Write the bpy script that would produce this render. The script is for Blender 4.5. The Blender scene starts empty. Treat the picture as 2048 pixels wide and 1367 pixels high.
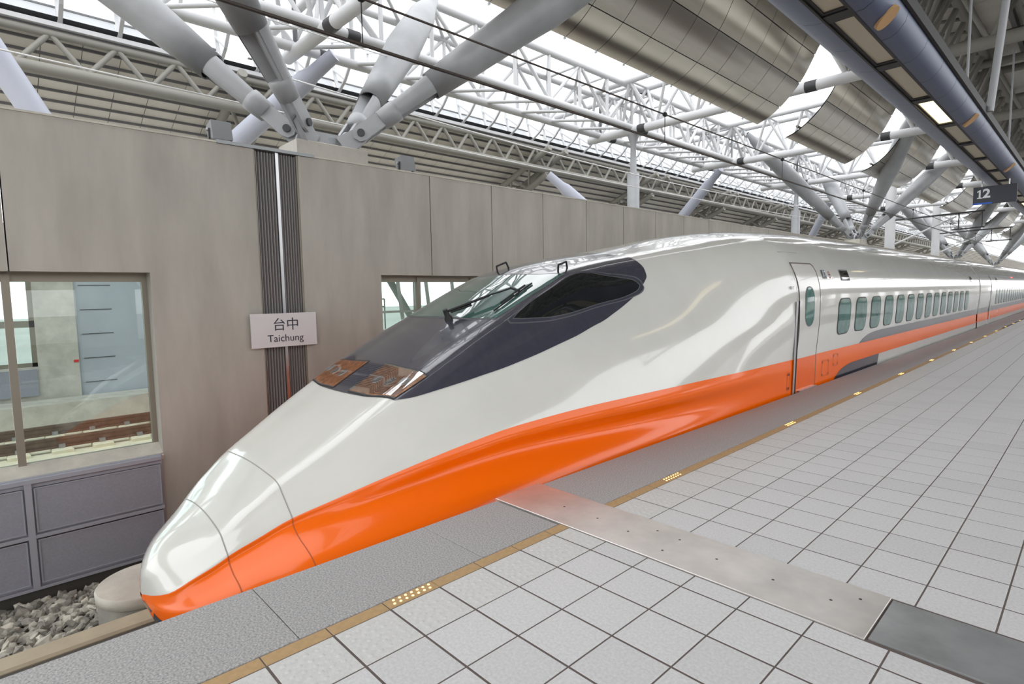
import bpy, math, random
import numpy as np
from mathutils import Vector, Matrix

random.seed(7); RNG = np.random.default_rng(7)
S = bpy.context.scene
COL = S.collection

# ------------------------------------------------------------------ camera, sky, exposure
F_PX, YAW, PITCH, ROLL = 1117.494, 0.813117, -0.0874741, -0.0174810
CAM = Vector((2.35220, -2.26450, 1.55194))
def camera():
    cd = bpy.data.cameras.new('camera'); cd.sensor_fit = 'HORIZONTAL'; cd.sensor_width = 36.0
    cd.lens = 36.0 * F_PX / 2048.0; cd.clip_start = 0.05; cd.clip_end = 500
    f = Vector((-math.sin(YAW)*math.cos(PITCH), math.cos(YAW)*math.cos(PITCH), math.sin(PITCH)))
    r = Vector((math.cos(YAW), math.sin(YAW), 0)); u = r.cross(f)
    r2 = r*math.cos(ROLL) + u*math.sin(ROLL); u2 = -r*math.sin(ROLL) + u*math.cos(ROLL)
    M = Matrix(((r2.x, u2.x, -f.x, CAM.x), (r2.y, u2.y, -f.y, CAM.y), (r2.z, u2.z, -f.z, CAM.z), (0, 0, 0, 1)))
    o = bpy.data.objects.new('camera', cd); COL.objects.link(o); o.matrix_world = M; S.camera = o
camera()
W = bpy.data.worlds.new('overcast_sky'); S.world = W; W.use_nodes = True
W.node_tree.nodes['Background'].inputs['Color'].default_value = (0.975, 0.985, 1.0, 1)
W.node_tree.nodes['Background'].inputs['Strength'].default_value = 1.55
S.view_settings.view_transform = 'Standard'; S.view_settings.look = 'None'
S.view_settings.gamma = 1.0; S.view_settings.exposure = 0.84
try: S.view_settings.use_curve_mapping = False
except Exception: pass
S.cycles.max_bounces = 8; S.cycles.diffuse_bounces = 5; S.cycles.glossy_bounces = 4; S.cycles.transparent_max_bounces = 12

# ------------------------------------------------------------------ materials
def lin(c): return tuple(((v/255.0)/12.92 if v/255.0 <= 0.04045 else ((v/255.0+0.055)/1.055)**2.4) for v in c)
MATS = {}
def mat(name, rgb, rough=0.5, metal=0.0, noise=0.0, nscale=8.0, bump=0.0, bscale=60.0, coat=0.0, rgb2=None, emit=None, estr=0.0, detail=4.0, stretch=None, spec=0.5):
    if name in MATS: return MATS[name]
    m = bpy.data.materials.new(name); m.use_nodes = True; nt = m.node_tree; N = nt.nodes; L = nt.links
    b = N['Principled BSDF']; c = lin(rgb)
    b.inputs['Base Color'].default_value = (*c, 1); b.inputs['Roughness'].default_value = rough; b.inputs['Metallic'].default_value = metal
    b.inputs['Coat Weight'].default_value = coat; b.inputs['Coat Roughness'].default_value = 0.03; b.inputs['Specular IOR Level'].default_value = spec
    tc = N.new('ShaderNodeTexCoord')
    src = tc.outputs['Object']
    if stretch:
        mp = N.new('ShaderNodeMapping'); mp.inputs['Scale'].default_value = stretch; L.new(src, mp.inputs['Vector']); src = mp.outputs['Vector']
    if noise > 0 or rgb2:
        t = N.new('ShaderNodeTexNoise'); t.inputs['Scale'].default_value = nscale; t.inputs['Detail'].default_value = detail; t.inputs['Roughness'].default_value = 0.6
        L.new(src, t.inputs['Vector'])
        cr = N.new('ShaderNodeValToRGB'); cr.color_ramp.elements[0].position = 0.32; cr.color_ramp.elements[1].position = 0.68
        c2 = lin(rgb2) if rgb2 else tuple(v*(1-noise) for v in c)
        cr.color_ramp.elements[0].color = (*c2, 1); cr.color_ramp.elements[1].color = (*(c if rgb2 else tuple(min(1, v*(1+noise*0.4)) for v in c)), 1)
        L.new(t.outputs['Fac'], cr.inputs['Fac']); L.new(cr.outputs['Color'], b.inputs['Base Color'])
    if bump > 0:
        t2 = N.new('ShaderNodeTexNoise'); t2.inputs['Scale'].default_value = bscale; t2.inputs['Detail'].default_value = 3
        L.new(src, t2.inputs['Vector'])
        bp = N.new('ShaderNodeBump'); bp.inputs['Strength'].default_value = bump; bp.inputs['Distance'].default_value = 0.01
        L.new(t2.outputs['Fac'], bp.inputs['Height']); L.new(bp.outputs['Normal'], b.inputs['Normal'])
    if emit:
        b.inputs['Emission Color'].default_value = (*lin(emit), 1); b.inputs['Emission Strength'].default_value = estr
    MATS[name] = m; return m
def glass(name, tint, fac=0.12, rough=0.0):
    m = bpy.data.materials.new(name); m.use_nodes = True; nt = m.node_tree; N = nt.nodes; L = nt.links
    N.remove(N['Principled BSDF']); out = N['Material Output']
    tr = N.new('ShaderNodeBsdfTransparent'); tr.inputs['Color'].default_value = (*tint, 1)
    gl = N.new('ShaderNodeBsdfGlossy'); gl.inputs['Roughness'].default_value = rough
    fr = N.new('ShaderNodeFresnel'); fr.inputs['IOR'].default_value = 1.45
    ad = N.new('ShaderNodeMath'); ad.operation = 'MULTIPLY_ADD'; ad.inputs[1].default_value = 0.6; ad.inputs[2].default_value = fac; L.new(fr.outputs[0], ad.inputs[0])
    mx = N.new('ShaderNodeMixShader'); L.new(ad.outputs[0], mx.inputs[0]); L.new(tr.outputs[0], mx.inputs[1]); L.new(gl.outputs[0], mx.inputs[2]); L.new(mx.outputs[0], out.inputs['Surface'])
    MATS[name] = m; return m
WHITE = mat('train_white_paint', (210, 210, 205), 0.14, noise=0.04, nscale=1.5, coat=0.6, bump=0.012, bscale=2.5)
ORANGE = mat('train_orange_paint', (243, 103, 2), 0.2, coat=0.2, spec=0.3, bump=0.012, bscale=2.5)
NAVY = mat('train_dark_paint', (62, 62, 74), 0.18, coat=0.8, noise=0.12, nscale=14)
SEAM = mat('panel_seam_grey', (150, 148, 142), 0.6)
OSEAM = mat('panel_seam_brown', (176, 76, 14), 0.6)
BLACK = mat('black_rubber', (24, 24, 26), 0.55)
GASKET = mat('window_gasket', (86, 86, 90), 0.5)
WSGLASS = mat('windshield_glass', (72, 104, 98), 0.02, coat=1.0, noise=0.25, nscale=2.2)
CABGLASS = mat('cab_side_glass', (30, 32, 33), 0.03, coat=0.6, noise=0.3, nscale=5, spec=0.4)
CARGLASS = mat('coach_window_glass', (92, 128, 122), 0.05, coat=0.0, noise=0.3, nscale=3.0, spec=0.35)
CHROME = mat('brushed_steel', (190, 190, 192), 0.28, 0.9)
COPPER = mat('lamp_reflector', (208, 146, 100), 0.3, 0.25, noise=0.55, nscale=19, bump=0.35, bscale=22, rgb2=(122, 80, 58))
LENS = glass('lamp_cover_glass', (0.95, 0.93, 0.9), 0.06)
PANE = glass('window_pane_glass', (0.88, 0.94, 0.93), 0.02)
CONC = mat('wall_concrete', (182, 178, 170), 0.85, noise=0.16, nscale=1.6, bump=0.1, bscale=90, stretch=(1.6, 1.6, 0.35), rgb2=(164, 160, 152))
CONC2 = mat('pale_concrete', (196, 192, 182), 0.9, noise=0.2, nscale=3, bump=0.2, bscale=60)
CONCG = mat('grey_concrete', (150, 148, 140), 0.9, noise=0.25, nscale=4, bump=0.2, bscale=50)
FRAME = mat('bronze_aluminium', (140, 134, 122), 0.45, 0.4)
STEEL = mat('strut_galvanised', (158, 160, 163), 0.5, 0.15, noise=0.14, nscale=1.6, bump=0.05, bscale=30)
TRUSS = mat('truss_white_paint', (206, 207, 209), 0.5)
TRUSSD = mat('truss_grey', (148, 146, 139), 0.6)
DARKST = mat('dark_steel', (66, 66, 68), 0.55, 0.2)
DECK = mat('roof_deck_sheet', (228, 224, 217), 0.7, noise=0.08, nscale=1.2)
PURL = mat('purlin_grey', (122, 122, 124), 0.6)
VAULT = mat('perforated_metal', (206, 201, 191), 0.2, 0.92, noise=0.14, nscale=0.9, stretch=(1.0, 0.35, 1.0), bump=0.06, bscale=3.0)
SHELL = mat('canopy_blue_grey', (82, 92, 116), 0.42, 0.2, bump=0.03, bscale=120)
DIFF = mat('light_diffuser', (196, 190, 168), 0.5)
DIFFL = mat('lit_diffuser', (250, 240, 200), 0.5, emit=(255, 238, 180), estr=1.1)
BROWN = mat('speaker_grille_brown', (176, 140, 96), 0.6)
TILE = mat('platform_tile', (206, 206, 208), 0.42, noise=0.12, nscale=70, detail=2, bump=0.06, bscale=160)
TILE2 = mat('platform_tile_grey', (201, 201, 203), 0.42, noise=0.12, nscale=70, detail=2, bump=0.06, bscale=160)
TACT = mat('tactile_tile', (203, 203, 202), 0.5, noise=0.1, nscale=40, detail=3, bump=0.1, bscale=120)
GROUT = mat('tile_grout', (98, 88, 84), 0.9, noise=0.2, nscale=20)
GRAN = mat('granite_edge', (188, 187, 186), 0.6, rgb2=(122, 122, 124), nscale=105, detail=5, bump=0.03, bscale=200)
YELL = mat('ochre_strip', (178, 147, 104), 0.6, noise=0.12, nscale=30)
LED = mat('amber_led', (255, 220, 150), 0.4, emit=(255, 196, 110), estr=2.2)
PLATE = mat('stainless_plate', (222, 218, 214), 0.36, 0.75, noise=0.2, nscale=2.2, bump=0.06, bscale=26)
PLATED = mat('worn_steel_plate', (168, 170, 172), 0.32, 0.45, noise=0.3, nscale=2.5, bump=0.06, bscale=26)
GPANEL = mat('sound_panel_grey', (146, 148, 158), 0.6, noise=0.1, nscale=50, bump=0.08, bscale=180)
GPANELF = mat('sound_panel_frame', (156, 158, 168), 0.5)
BELLOW = mat('joint_bellows', (150, 147, 147), 0.6)
STONE = mat('ballast_stone', (186, 182, 170), 0.9, rgb2=(122, 119, 112), nscale=5, detail=2)
SOIL_SHADOW = mat('trackbed_and_shadow_dark', (74, 72, 68), 0.95)  # dark trackbed; also the painted shadow strip under the sound panels
SIGNW = mat('sign_white', (214, 212, 214), 0.4)
SIGNB = mat('sign_charcoal', (58, 60, 70), 0.5)
INK = mat('sign_ink', (40, 42, 58), 0.5)
BLUE = mat('sign_blue', (44, 98, 200), 0.5)
WTXT = mat('sign_lettering_white', (226, 230, 232), 0.5)
RED = mat('red_tag', (214, 48, 46), 0.5)
RAIL = mat('rail_brown', (112, 92, 80), 0.6, 0.3, noise=0.3, nscale=8)
CREAM = mat('slab_track_cream', (222, 214, 190), 0.85, noise=0.12, nscale=4)
GLAZE = mat('white_glazing', (232, 234, 236), 0.4)
m_ = GLAZE.node_tree; _p = m_.nodes['Principled BSDF']; _t = m_.nodes.new('ShaderNodeBsdfTranslucent'); _t.inputs['Color'].default_value = (0.9, 0.92, 0.94, 1)
_x = m_.nodes.new('ShaderNodeMixShader'); _x.inputs[0].default_value = 0.85; m_.links.new(_p.outputs[0], _x.inputs[1]); m_.links.new(_t.outputs[0], _x.inputs[2]); m_.links.new(_x.outputs[0], m_.nodes['Material Output'].inputs['Surface'])
WIRE = mat('catenary_wire', (70, 62, 58), 0.5, 0.4)
CABLE = mat('white_cable', (222, 222, 222), 0.5)

# ------------------------------------------------------------------ helpers
def tag(o, label=None, cat=None, group=None, kind=None):
    if label: o['label'] = label
    if cat: o['category'] = cat
    if group: o['group'] = group
    if kind: o['kind'] = kind
    return o
def empty(name, loc=(0, 0, 0), parent=None):
    o = bpy.data.objects.new(name, None); o.empty_display_size = 0.2; COL.objects.link(o); o.location = loc
    if parent: o.parent = parent; o.matrix_parent_inverse = parent_inv(parent)
    return o
def link(name, me, parent=None):
    o = bpy.data.objects.new(name, me); COL.objects.link(o)
    if parent:
        o.parent = parent; o.matrix_parent_inverse = parent_inv(parent)
    return o
def parent_inv(p):
    return Matrix.Translation(-Vector(p.location))
class MB:
    def __init__(s): s.v = []; s.f = []; s.sm = []
    def add(s, vs, fs, smooth=False):
        n = len(s.v); s.v += [tuple(map(float, p)) for p in vs]; s.f += [tuple(i+n for i in f) for f in fs]; s.sm += [smooth]*len(fs); return s
    def box(s, x0, x1, y0, y1, z0, z1):
        return s.add([(x0,y0,z0),(x1,y0,z0),(x1,y1,z0),(x0,y1,z0),(x0,y0,z1),(x1,y0,z1),(x1,y1,z1),(x0,y1,z1)],
                     [(3,2,1,0),(4,5,6,7),(0,1,5,4),(1,2,6,5),(2,3,7,6),(3,0,4,7)])
    def bevbox(s, x0, x1, y0, y1, z0, z1, b):
        """box whose top edges are chamfered"""
        return s.add([(x0,y0,z0),(x1,y0,z0),(x1,y1,z0),(x0,y1,z0),(x0,y0,z1-b),(x1,y0,z1-b),(x1,y1,z1-b),(x0,y1,z1-b),(x0+b,y0+b,z1),(x1-b,y0+b,z1),(x1-b,y1-b,z1),(x0+b,y1-b,z1)],
                     [(3,2,1,0),(0,1,5,4),(1,2,6,5),(2,3,7,6),(3,0,4,7),(4,5,9,8),(5,6,10,9),(6,7,11,10),(7,4,8,11),(8,9,10,11)])
    def lathe(s, p0, p1, prof, n=16, cap=True):
        """rings along p0->p1; prof = [(distance, radius)]"""
        p0 = Vector(p0); d = (Vector(p1)-p0).normalized(); a = d.orthogonal().normalized(); b = d.cross(a); vs = []; fs = []
        for t, r in prof:
            for k in range(n):
                w = 2*math.pi*k/n; vs.append(p0 + d*t + (a*math.cos(w)+b*math.sin(w))*r)
        m = len(prof)
        for i in range(m-1):
            for k in range(n): fs.append((i*n+k, i*n+(k+1) % n, (i+1)*n+(k+1) % n, (i+1)*n+k))
        s.add(vs, fs, True)
        if cap:
            s.add(vs[:n], [tuple(range(n-1, -1, -1))]); s.add(vs[-n:], [tuple(range(n))])
        return s
    def bar(s, p0, p1, w, h, up=(0, 0, 1)):
        p0 = Vector(p0); p1 = Vector(p1); d = (p1-p0).normalized(); a = d.cross(Vector(up))
        a = a.normalized() if a.length > 1e-4 else d.orthogonal().normalized(); b = a.cross(d)
        q = [p + a*sx*w/2 + b*sy*h/2 for p in (p0, p1) for sx, sy in ((-1,-1),(1,-1),(1,1),(-1,1))]
        return s.add(q, [(0,1,2,3),(7,6,5,4),(0,4,5,1),(1,5,6,2),(2,6,7,3),(3,7,4,0)])
    def prism(s, pts, axis, t0, t1):
        """polygon in the two other axes, extruded along axis"""
        n = len(pts)
        def P(p, t): return (t, p[0], p[1]) if axis == 'x' else ((p[0], t, p[1]) if axis == 'y' else (p[0], p[1], t))
        return s.add([P(p, t0) for p in pts]+[P(p, t1) for p in pts], [tuple(range(n-1, -1, -1)), tuple(range(n, 2*n))]+[(i, (i+1) % n, n+(i+1) % n, n+i) for i in range(n)])
    def grid(s, rows, smooth=True):
        n = len(rows[0]); vs = [p for r in rows for p in r]
        return s.add(vs, [(i*n+j, i*n+j+1, (i+1)*n+j+1, (i+1)*n+j) for i in range(len(rows)-1) for j in range(n-1)], smooth)
    def mesh(s, name, m, fix=True):
        me = bpy.data.meshes.new(name); me.from_pydata(s.v, [], s.f); me.polygons.foreach_set('use_smooth', s.sm)
        if m: me.materials.append(m)
        me.update(); return me
    def build(s, name, m, parent=None):
        return link(name, s.mesh(name, m), parent)
def recalc(me):
    import bmesh
    bm = bmesh.new(); bm.from_mesh(me); bmesh.ops.recalc_face_normals(bm, faces=bm.faces); bm.to_mesh(me); bm.free()
UNIT = {}
def unit_cyl(m, n):
    k = (m.name, n)
    if k not in UNIT:
        b = MB(); b.lathe((0,0,0), (0,0,1), [(0,1),(1,1)], n); UNIT[k] = b.mesh('tube_'+m.name, m)
    return UNIT[k]
def tube(name, p0, p1, r, m, parent=None, n=10):
    p0 = Vector(p0); p1 = Vector(p1); d = p1-p0
    o = bpy.data.objects.new(name, unit_cyl(m, n)); COL.objects.link(o)
    Q = d.to_track_quat('Z', 'Y').to_matrix().to_4x4()
    M = Matrix.Translation(p0) @ Q @ Matrix.Diagonal((r, r, d.length, 1))
    if parent: o.parent = parent; o.matrix_parent_inverse = parent_inv(parent)
    o.matrix_basis = M
    return o
def text(name, s, size, m, loc, right, up, parent, extrude=0.002, align='CENTER', sx=1.0, bold=0.0):
    c = bpy.data.curves.new(name, 'FONT'); c.body = s; c.size = size; c.extrude = extrude; c.align_x = align; c.align_y = 'CENTER'; c.offset = bold; c.materials.append(m)
    t_ = bpy.data.objects.new(name, c); me = bpy.data.meshes.new_from_object(t_); bpy.data.objects.remove(t_)
    o = bpy.data.objects.new(name, me); COL.objects.link(o); r = Vector(right).normalized(); u = Vector(up).normalized(); n = r.cross(u)
    M = Matrix(((r.x*sx, u.x, n.x, loc[0]), (r.y*sx, u.y, n.y, loc[1]), (r.z*sx, u.z, n.z, loc[2]), (0, 0, 0, 1)))
    if parent: o.parent = parent; o.matrix_parent_inverse = parent_inv(parent)
    o.matrix_basis = M; return o

# ------------------------------------------------------------------ platform
TS = 0.3
def platform():
    fl = MB().box(-0.085, 9.0, -6.0, 120.0, -1.3, -0.002).build('floor', GROUT); tag(fl, 'grey tiled station platform', kind='structure')
    # far paving: the joints are too fine to build
    m = mat('far_paving', (204, 204, 206), 0.42)
    nt = m.node_tree; tc = nt.nodes.new('ShaderNodeTexCoord'); br = nt.nodes.new('ShaderNodeTexBrick')
    br.offset = 0.0; br.inputs['Scale'].default_value = 1.0; br.inputs['Brick Width'].default_value = TS; br.inputs['Row Height'].default_value = TS; br.inputs['Mortar Size'].default_value = 0.004
    br.inputs['Color1'].default_value = (*lin((205, 205, 207)), 1); br.inputs['Color2'].default_value = (*lin((200, 200, 202)), 1); br.inputs['Mortar'].default_value = (*lin((130, 122, 118)), 1)
    nt.links.new(tc.outputs['Object'], br.inputs['Vector']); nt.links.new(br.outputs['Color'], nt.nodes['Principled BSDF'].inputs['Base Color'])
    o = MB().box(0.0, 9.0, 27.0, 120.0, -0.003, 0.0).build('far_paving', m, fl); o['kind'] = 'stuff'
    # choose tiles in view
    f = Vector((-math.sin(YAW)*math.cos(PITCH), math.cos(YAW)*math.cos(PITCH), math.sin(PITCH))); r = Vector((math.cos(YAW), math.sin(YAW), 0)); u = r.cross(f)
    tiles = []
    for i in range(0, 30):
        for j in range(-12, 90):
            y0, y1 = j*TS, (j+1)*TS
            if y1 <= 0.46 or y0 >= 0.92: segs = [(y0, y1)]
            else:
                segs = []
                if y0 < 0.45: segs.append((y0, 0.455))
                if y1 > 0.93: segs.append((0.925, y1))
            for a, b in segs:
                if b-a < 0.03: continue
                c = Vector((i*TS+0.15, (a+b)/2, 0)) - CAM; d = c.dot(f)
                vis = d > 0.3 and abs(c.dot(r)/d) < 1.05 and -0.72 < c.dot(u)/d < 0.7
                tiles.append((c.length if vis else 1e3+c.length, i, j, a, b))
    tiles.sort(); g = 0.004; cache = {}
    def tile_mb(i, a, b, x0, mb):
        jit = 0.0
        mb.bevbox(x0+g, x0+TS-g, a+g*1.5, b-g*1.5, -0.02, 0.0, 0.0012)
        if i == 0 and b-a > 0.25:
            for p in range(5):
                for q in range(5):
                    cx, cy = x0+0.05+0.05*p, a+0.05+0.05*q; n = 8
                    vs = [(cx+0.013*math.cos(2*math.pi*k/n), cy+0.013*math.sin(2*math.pi*k/n), 0) for k in range(n)]+[(cx+0.007*math.cos(2*math.pi*k/n), cy+0.007*math.sin(2*math.pi*k/n), 0.002) for k in range(n)]
                    mb.add(vs, [(k, (k+1) % n, n+(k+1) % n, n+k) for k in range(n)]+[tuple(range(n, 2*n))], True)
    cnt = 0; rest = {0: MB(), 1: MB()}; shared = {}
    for d, i, j, a, b in tiles:
        if d < 1e3 and cnt < 290:
            key = (i == 0, round(b-a, 3), (i*7+j*3) % 5 == 0)
            if key not in shared:
                mb = MB(); tile_mb(i, 0.0, b-a, 0.0, mb); shared[key] = mb.mesh('paving_tile', TACT if i == 0 else (TILE2 if key[2] else TILE))
            o = link('tactile_tile' if i == 0 else 'paving_tile', shared[key], fl); o.location = (i*TS, a, random.uniform(-0.0006, 0.0004)); cnt += 1
        elif d < 1e3: tile_mb(1 if b > 14 else i, a, b, i*TS, rest[0 if i == 0 else 1])
    for k, mm, nm in ((0, TACT, 'tactile_paving'), (1, TILE, 'paving')):
        if rest[k].v: o = rest[k].build(nm, mm, fl); o['kind'] = 'stuff'
    # granite edge slabs
    ed = MB().box(-0.70, -0.085, -6, 120, -1.3, -0.02).build('trim_1', CONCG); tag(ed, kind='structure')
    ys = [-6.0, -3.9, -1.32, -0.22, 0.44]; ys2 = [0.92]+[3.3+2.4*k for k in range(0, 48)]
    for L in (ys, ys2):
        for a, b in zip(L[:-1], L[1:]): MB().bevbox(-0.705, -0.089, a+0.002, b-0.002, -0.12, 0.0, 0.003).build('granite_slab', GRAN, ed)
    # ochre strip with light units
    st = tag(MB().box(-0.086, 0.0, -6, 60, -0.05, -0.012).build('trim_2', GROUT), kind='structure')
    lamps = [-0.745+2.562*k for k in range(0, 16)]
    y = -3.6
    me = MB().bevbox(-0.082, -0.003, 0.003, 0.297, -0.02, 0.0, 0.002).mesh('strip_tile', YELL)
    for k in range(-14, 80):
        a = k*TS
        if 0.14 < a < 0.9: continue
        o = link('strip_tile', me, st); o.location = (0, a, 0)
    MB().bevbox(-0.082, -0.003, 0.303, 0.452, -0.02, 0.0, 0.002).build('strip_tile', YELL, st)
    MB().bevbox(-0.082, -0.003, 0.927, 1.197, -0.02, 0.0, 0.002).build('strip_tile', YELL, st)
    dome = MB()
    n = 10
    dome.add([(0.0072*math.cos(2*math.pi*k/n), 0.0072*math.sin(2*math.pi*k/n), 0) for k in range(n)]+[(0.005*math.cos(2*math.pi*k/n), 0.005*math.sin(2*math.pi*k/n), 0.003) for k in range(n)],
             [(k, (k+1) % n, n+(k+1) % n, n+k) for k in range(n)]+[tuple(range(n, 2*n))], True)
    dm = dome.mesh('led', LED)
    for q, yl in enumerate(lamps):
        b = MB().bevbox(-0.080, -0.005, yl-0.143, yl+0.143, -0.01, 0.0015, 0.001).build('edge_light', YELL)
        tag(b, 'ochre platform edge light unit, '+('nearest to the camera' if q == 0 else ('just beyond the steel cover plate' if q == 1 else ['third', 'fourth', 'fifth', 'sixth', 'seventh', 'eighth', 'ninth', 'tenth', 'eleventh', 'twelfth', 'thirteenth', 'fourteenth', 'fifteenth', 'sixteenth'][q-2]+' one counted from the camera')), 'light', 'amber edge lights along the platform')
        for c in range(7):
            for s in (0, 1):
                o = link('led', dm, b); o.location = (-0.060+0.032*s, yl-0.108+0.036*c+0.012*(1-s)-0.006, 0.0015)
    # steel cover plate
    P = tag(MB().bevbox(-0.735, 1.705, 0.455, 0.925, -0.012, 0.007, 0.002).build('cover_plate', PLATE), 'long polished steel cover plate reaching over the platform edge', 'floor plate', 'steel cover plates across the platform')
    P2 = tag(MB().bevbox(1.715, 4.5, 0.475, 0.905, -0.012, 0.006, 0.002).build('cover_plate', PLATED), 'darker worn steel plate continuing the cover at lower right', 'floor plate', 'steel cover plates across the platform')
    sm = MB().lathe((0, 0, 0.0055), (0, 0, 1), [(0, 0.008), (0.002, 0.008)], 10).mesh('screw', DARKST)
    for x, yy in [(-0.25, 0.69), (0.05, 0.69), (0.32, 0.66), (0.62, 0.78), (0.62, 0.58), (0.9, 0.70), (1.22, 0.69), (1.5, 0.69), (0.45, 0.8), (1.6, 0.8)]:
        o = link('screw', sm, P); o.location = (x, yy, 0)
platform()

# ------------------------------------------------------------------ track bed
def trackbed():
    tag(MB().box(-3.36, -0.72, -6, 90, -1.9, -1.22).build('trackbed', SOIL_SHADOW), 'concrete slab of the track under the train', kind='structure')
    tag(MB().bevbox(-3.38, -3.14, -6, 3.0, -1.9, -1.19, 0.02).build('trim_3', mat('kerb_concrete', (172, 162, 140), 0.85, noise=0.1, nscale=5)), kind='structure')
    tag(MB().box(-15.9, -3.3, -6, 60, -2.1, -1.72).build('ground', SOIL_SHADOW), kind='structure')
    tag(MB().box(-160, 160, -160, 420, -2.6, -2.2).build('ground_around', mat('surrounding_ground', (150, 148, 142), 0.9, noise=0.2, nscale=0.05)), kind='structure')  # wide ground plane, added to stop sky light rising from below
    for x in (-1.72,): tag(MB().box(x-0.035, x+0.035, -6, 88, -1.22, -1.06).build('rail', RAIL), 'steel running rail under the train beside the platform', 'rail')
    # ballast
    mb = MB()
    ico = []
    t = (1+5**.5)/2
    iv = np.array([(-1,t,0),(1,t,0),(-1,-t,0),(1,-t,0),(0,-1,t),(0,1,t),(0,-1,-t),(0,1,-t),(t,0,-1),(t,0,1),(-t,0,-1),(-t,0,1)])/math.sqrt(1+t*t)
    fi = [(0,11,5),(0,5,1),(0,1,7),(0,7,10),(0,10,11),(1,5,9),(5,11,4),(11,10,2),(10,7,6),(7,1,8),(3,9,4),(3,4,2),(3,2,6),(3,6,8),(3,8,9),(4,9,5),(2,4,11),(6,2,10),(8,6,7),(9,8,1)]
    V = []; Fc = []
    for k in range(3600):
        x = RNG.uniform(-5.36, -3.44); y = RNG.uniform(-3.4, 1.0); h = (x+3.4)/(-2.05)
        z = -1.42-0.26*h + RNG.uniform(-0.05, 0.02)
        if (x+3.80)**2+(y+1.30)**2 < 0.46**2: continue
        sc = RNG.uniform(0.024, 0.058)*np.array([RNG.uniform(.8, 1.5), RNG.uniform(.8, 1.5), RNG.uniform(.5, .9)])
        P = iv*(1+RNG.uniform(-.28, .28, (12, 1)))*sc
        A = RNG.normal(size=(3, 3)); Q, _ = np.linalg.qr(A); P = P@Q.T + (x, y, z)
        n = len(V); V += P.tolist(); Fc += [(a+n, b+n, c+n) for a, b, c in fi]
    mb.v = [tuple(p) for p in V]; mb.f = Fc; mb.sm = [False]*len(Fc)
    o = mb.build('ballast', STONE); tag(o, 'loose grey ballast stones between kerb and wall', 'gravel', kind='stuff')
    nt = STONE.node_tree; gi = nt.nodes.new('ShaderNodeNewGeometry'); hs = nt.nodes.new('ShaderNodeHueSaturation')
    rp = [l for l in nt.links if l.to_socket.name == 'Base Color'][0].from_socket
    mr = nt.nodes.new('ShaderNodeMapRange'); mr.inputs[3].default_value = 0.45; mr.inputs[4].default_value = 1.35
    nt.links.new(gi.outputs['Random Per Island'], mr.inputs[0]); nt.links.new(mr.outputs[0], hs.inputs['Value']); nt.links.new(rp, hs.inputs['Color']); nt.links.new(hs.outputs[0], nt.nodes['Principled BSDF'].inputs['Base Color'])
    gb = MB(); gb.add([(-3.38, -5, -1.42), (-3.38, 3, -1.42), (-5.48, 3, -1.74), (-5.48, -5, -1.74)], [(0, 1, 2, 3)]); tag(gb.build('ground_bed', SOIL_SHADOW), kind='structure')
    # round concrete chamber
    mx, my = -3.80, -1.30
    e = tag(empty('manhole_chamber', (mx, my, -1.75)), 'round concrete inspection chamber with a lid beside the nose of the train', 'manhole')
    MB().lathe((mx, my, -1.75), (mx, my, 0), [(0, .395), (0.54, .395)], 48).build('ring', CONCG, e)
    MB().lathe((mx, my, -1.212), (mx, my, 0), [(0, .38), (.012, .38), (.012, .41), (0.10, .41), (0.112, .40)], 48).build('lid', CONC2, e)
trackbed()

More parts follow.
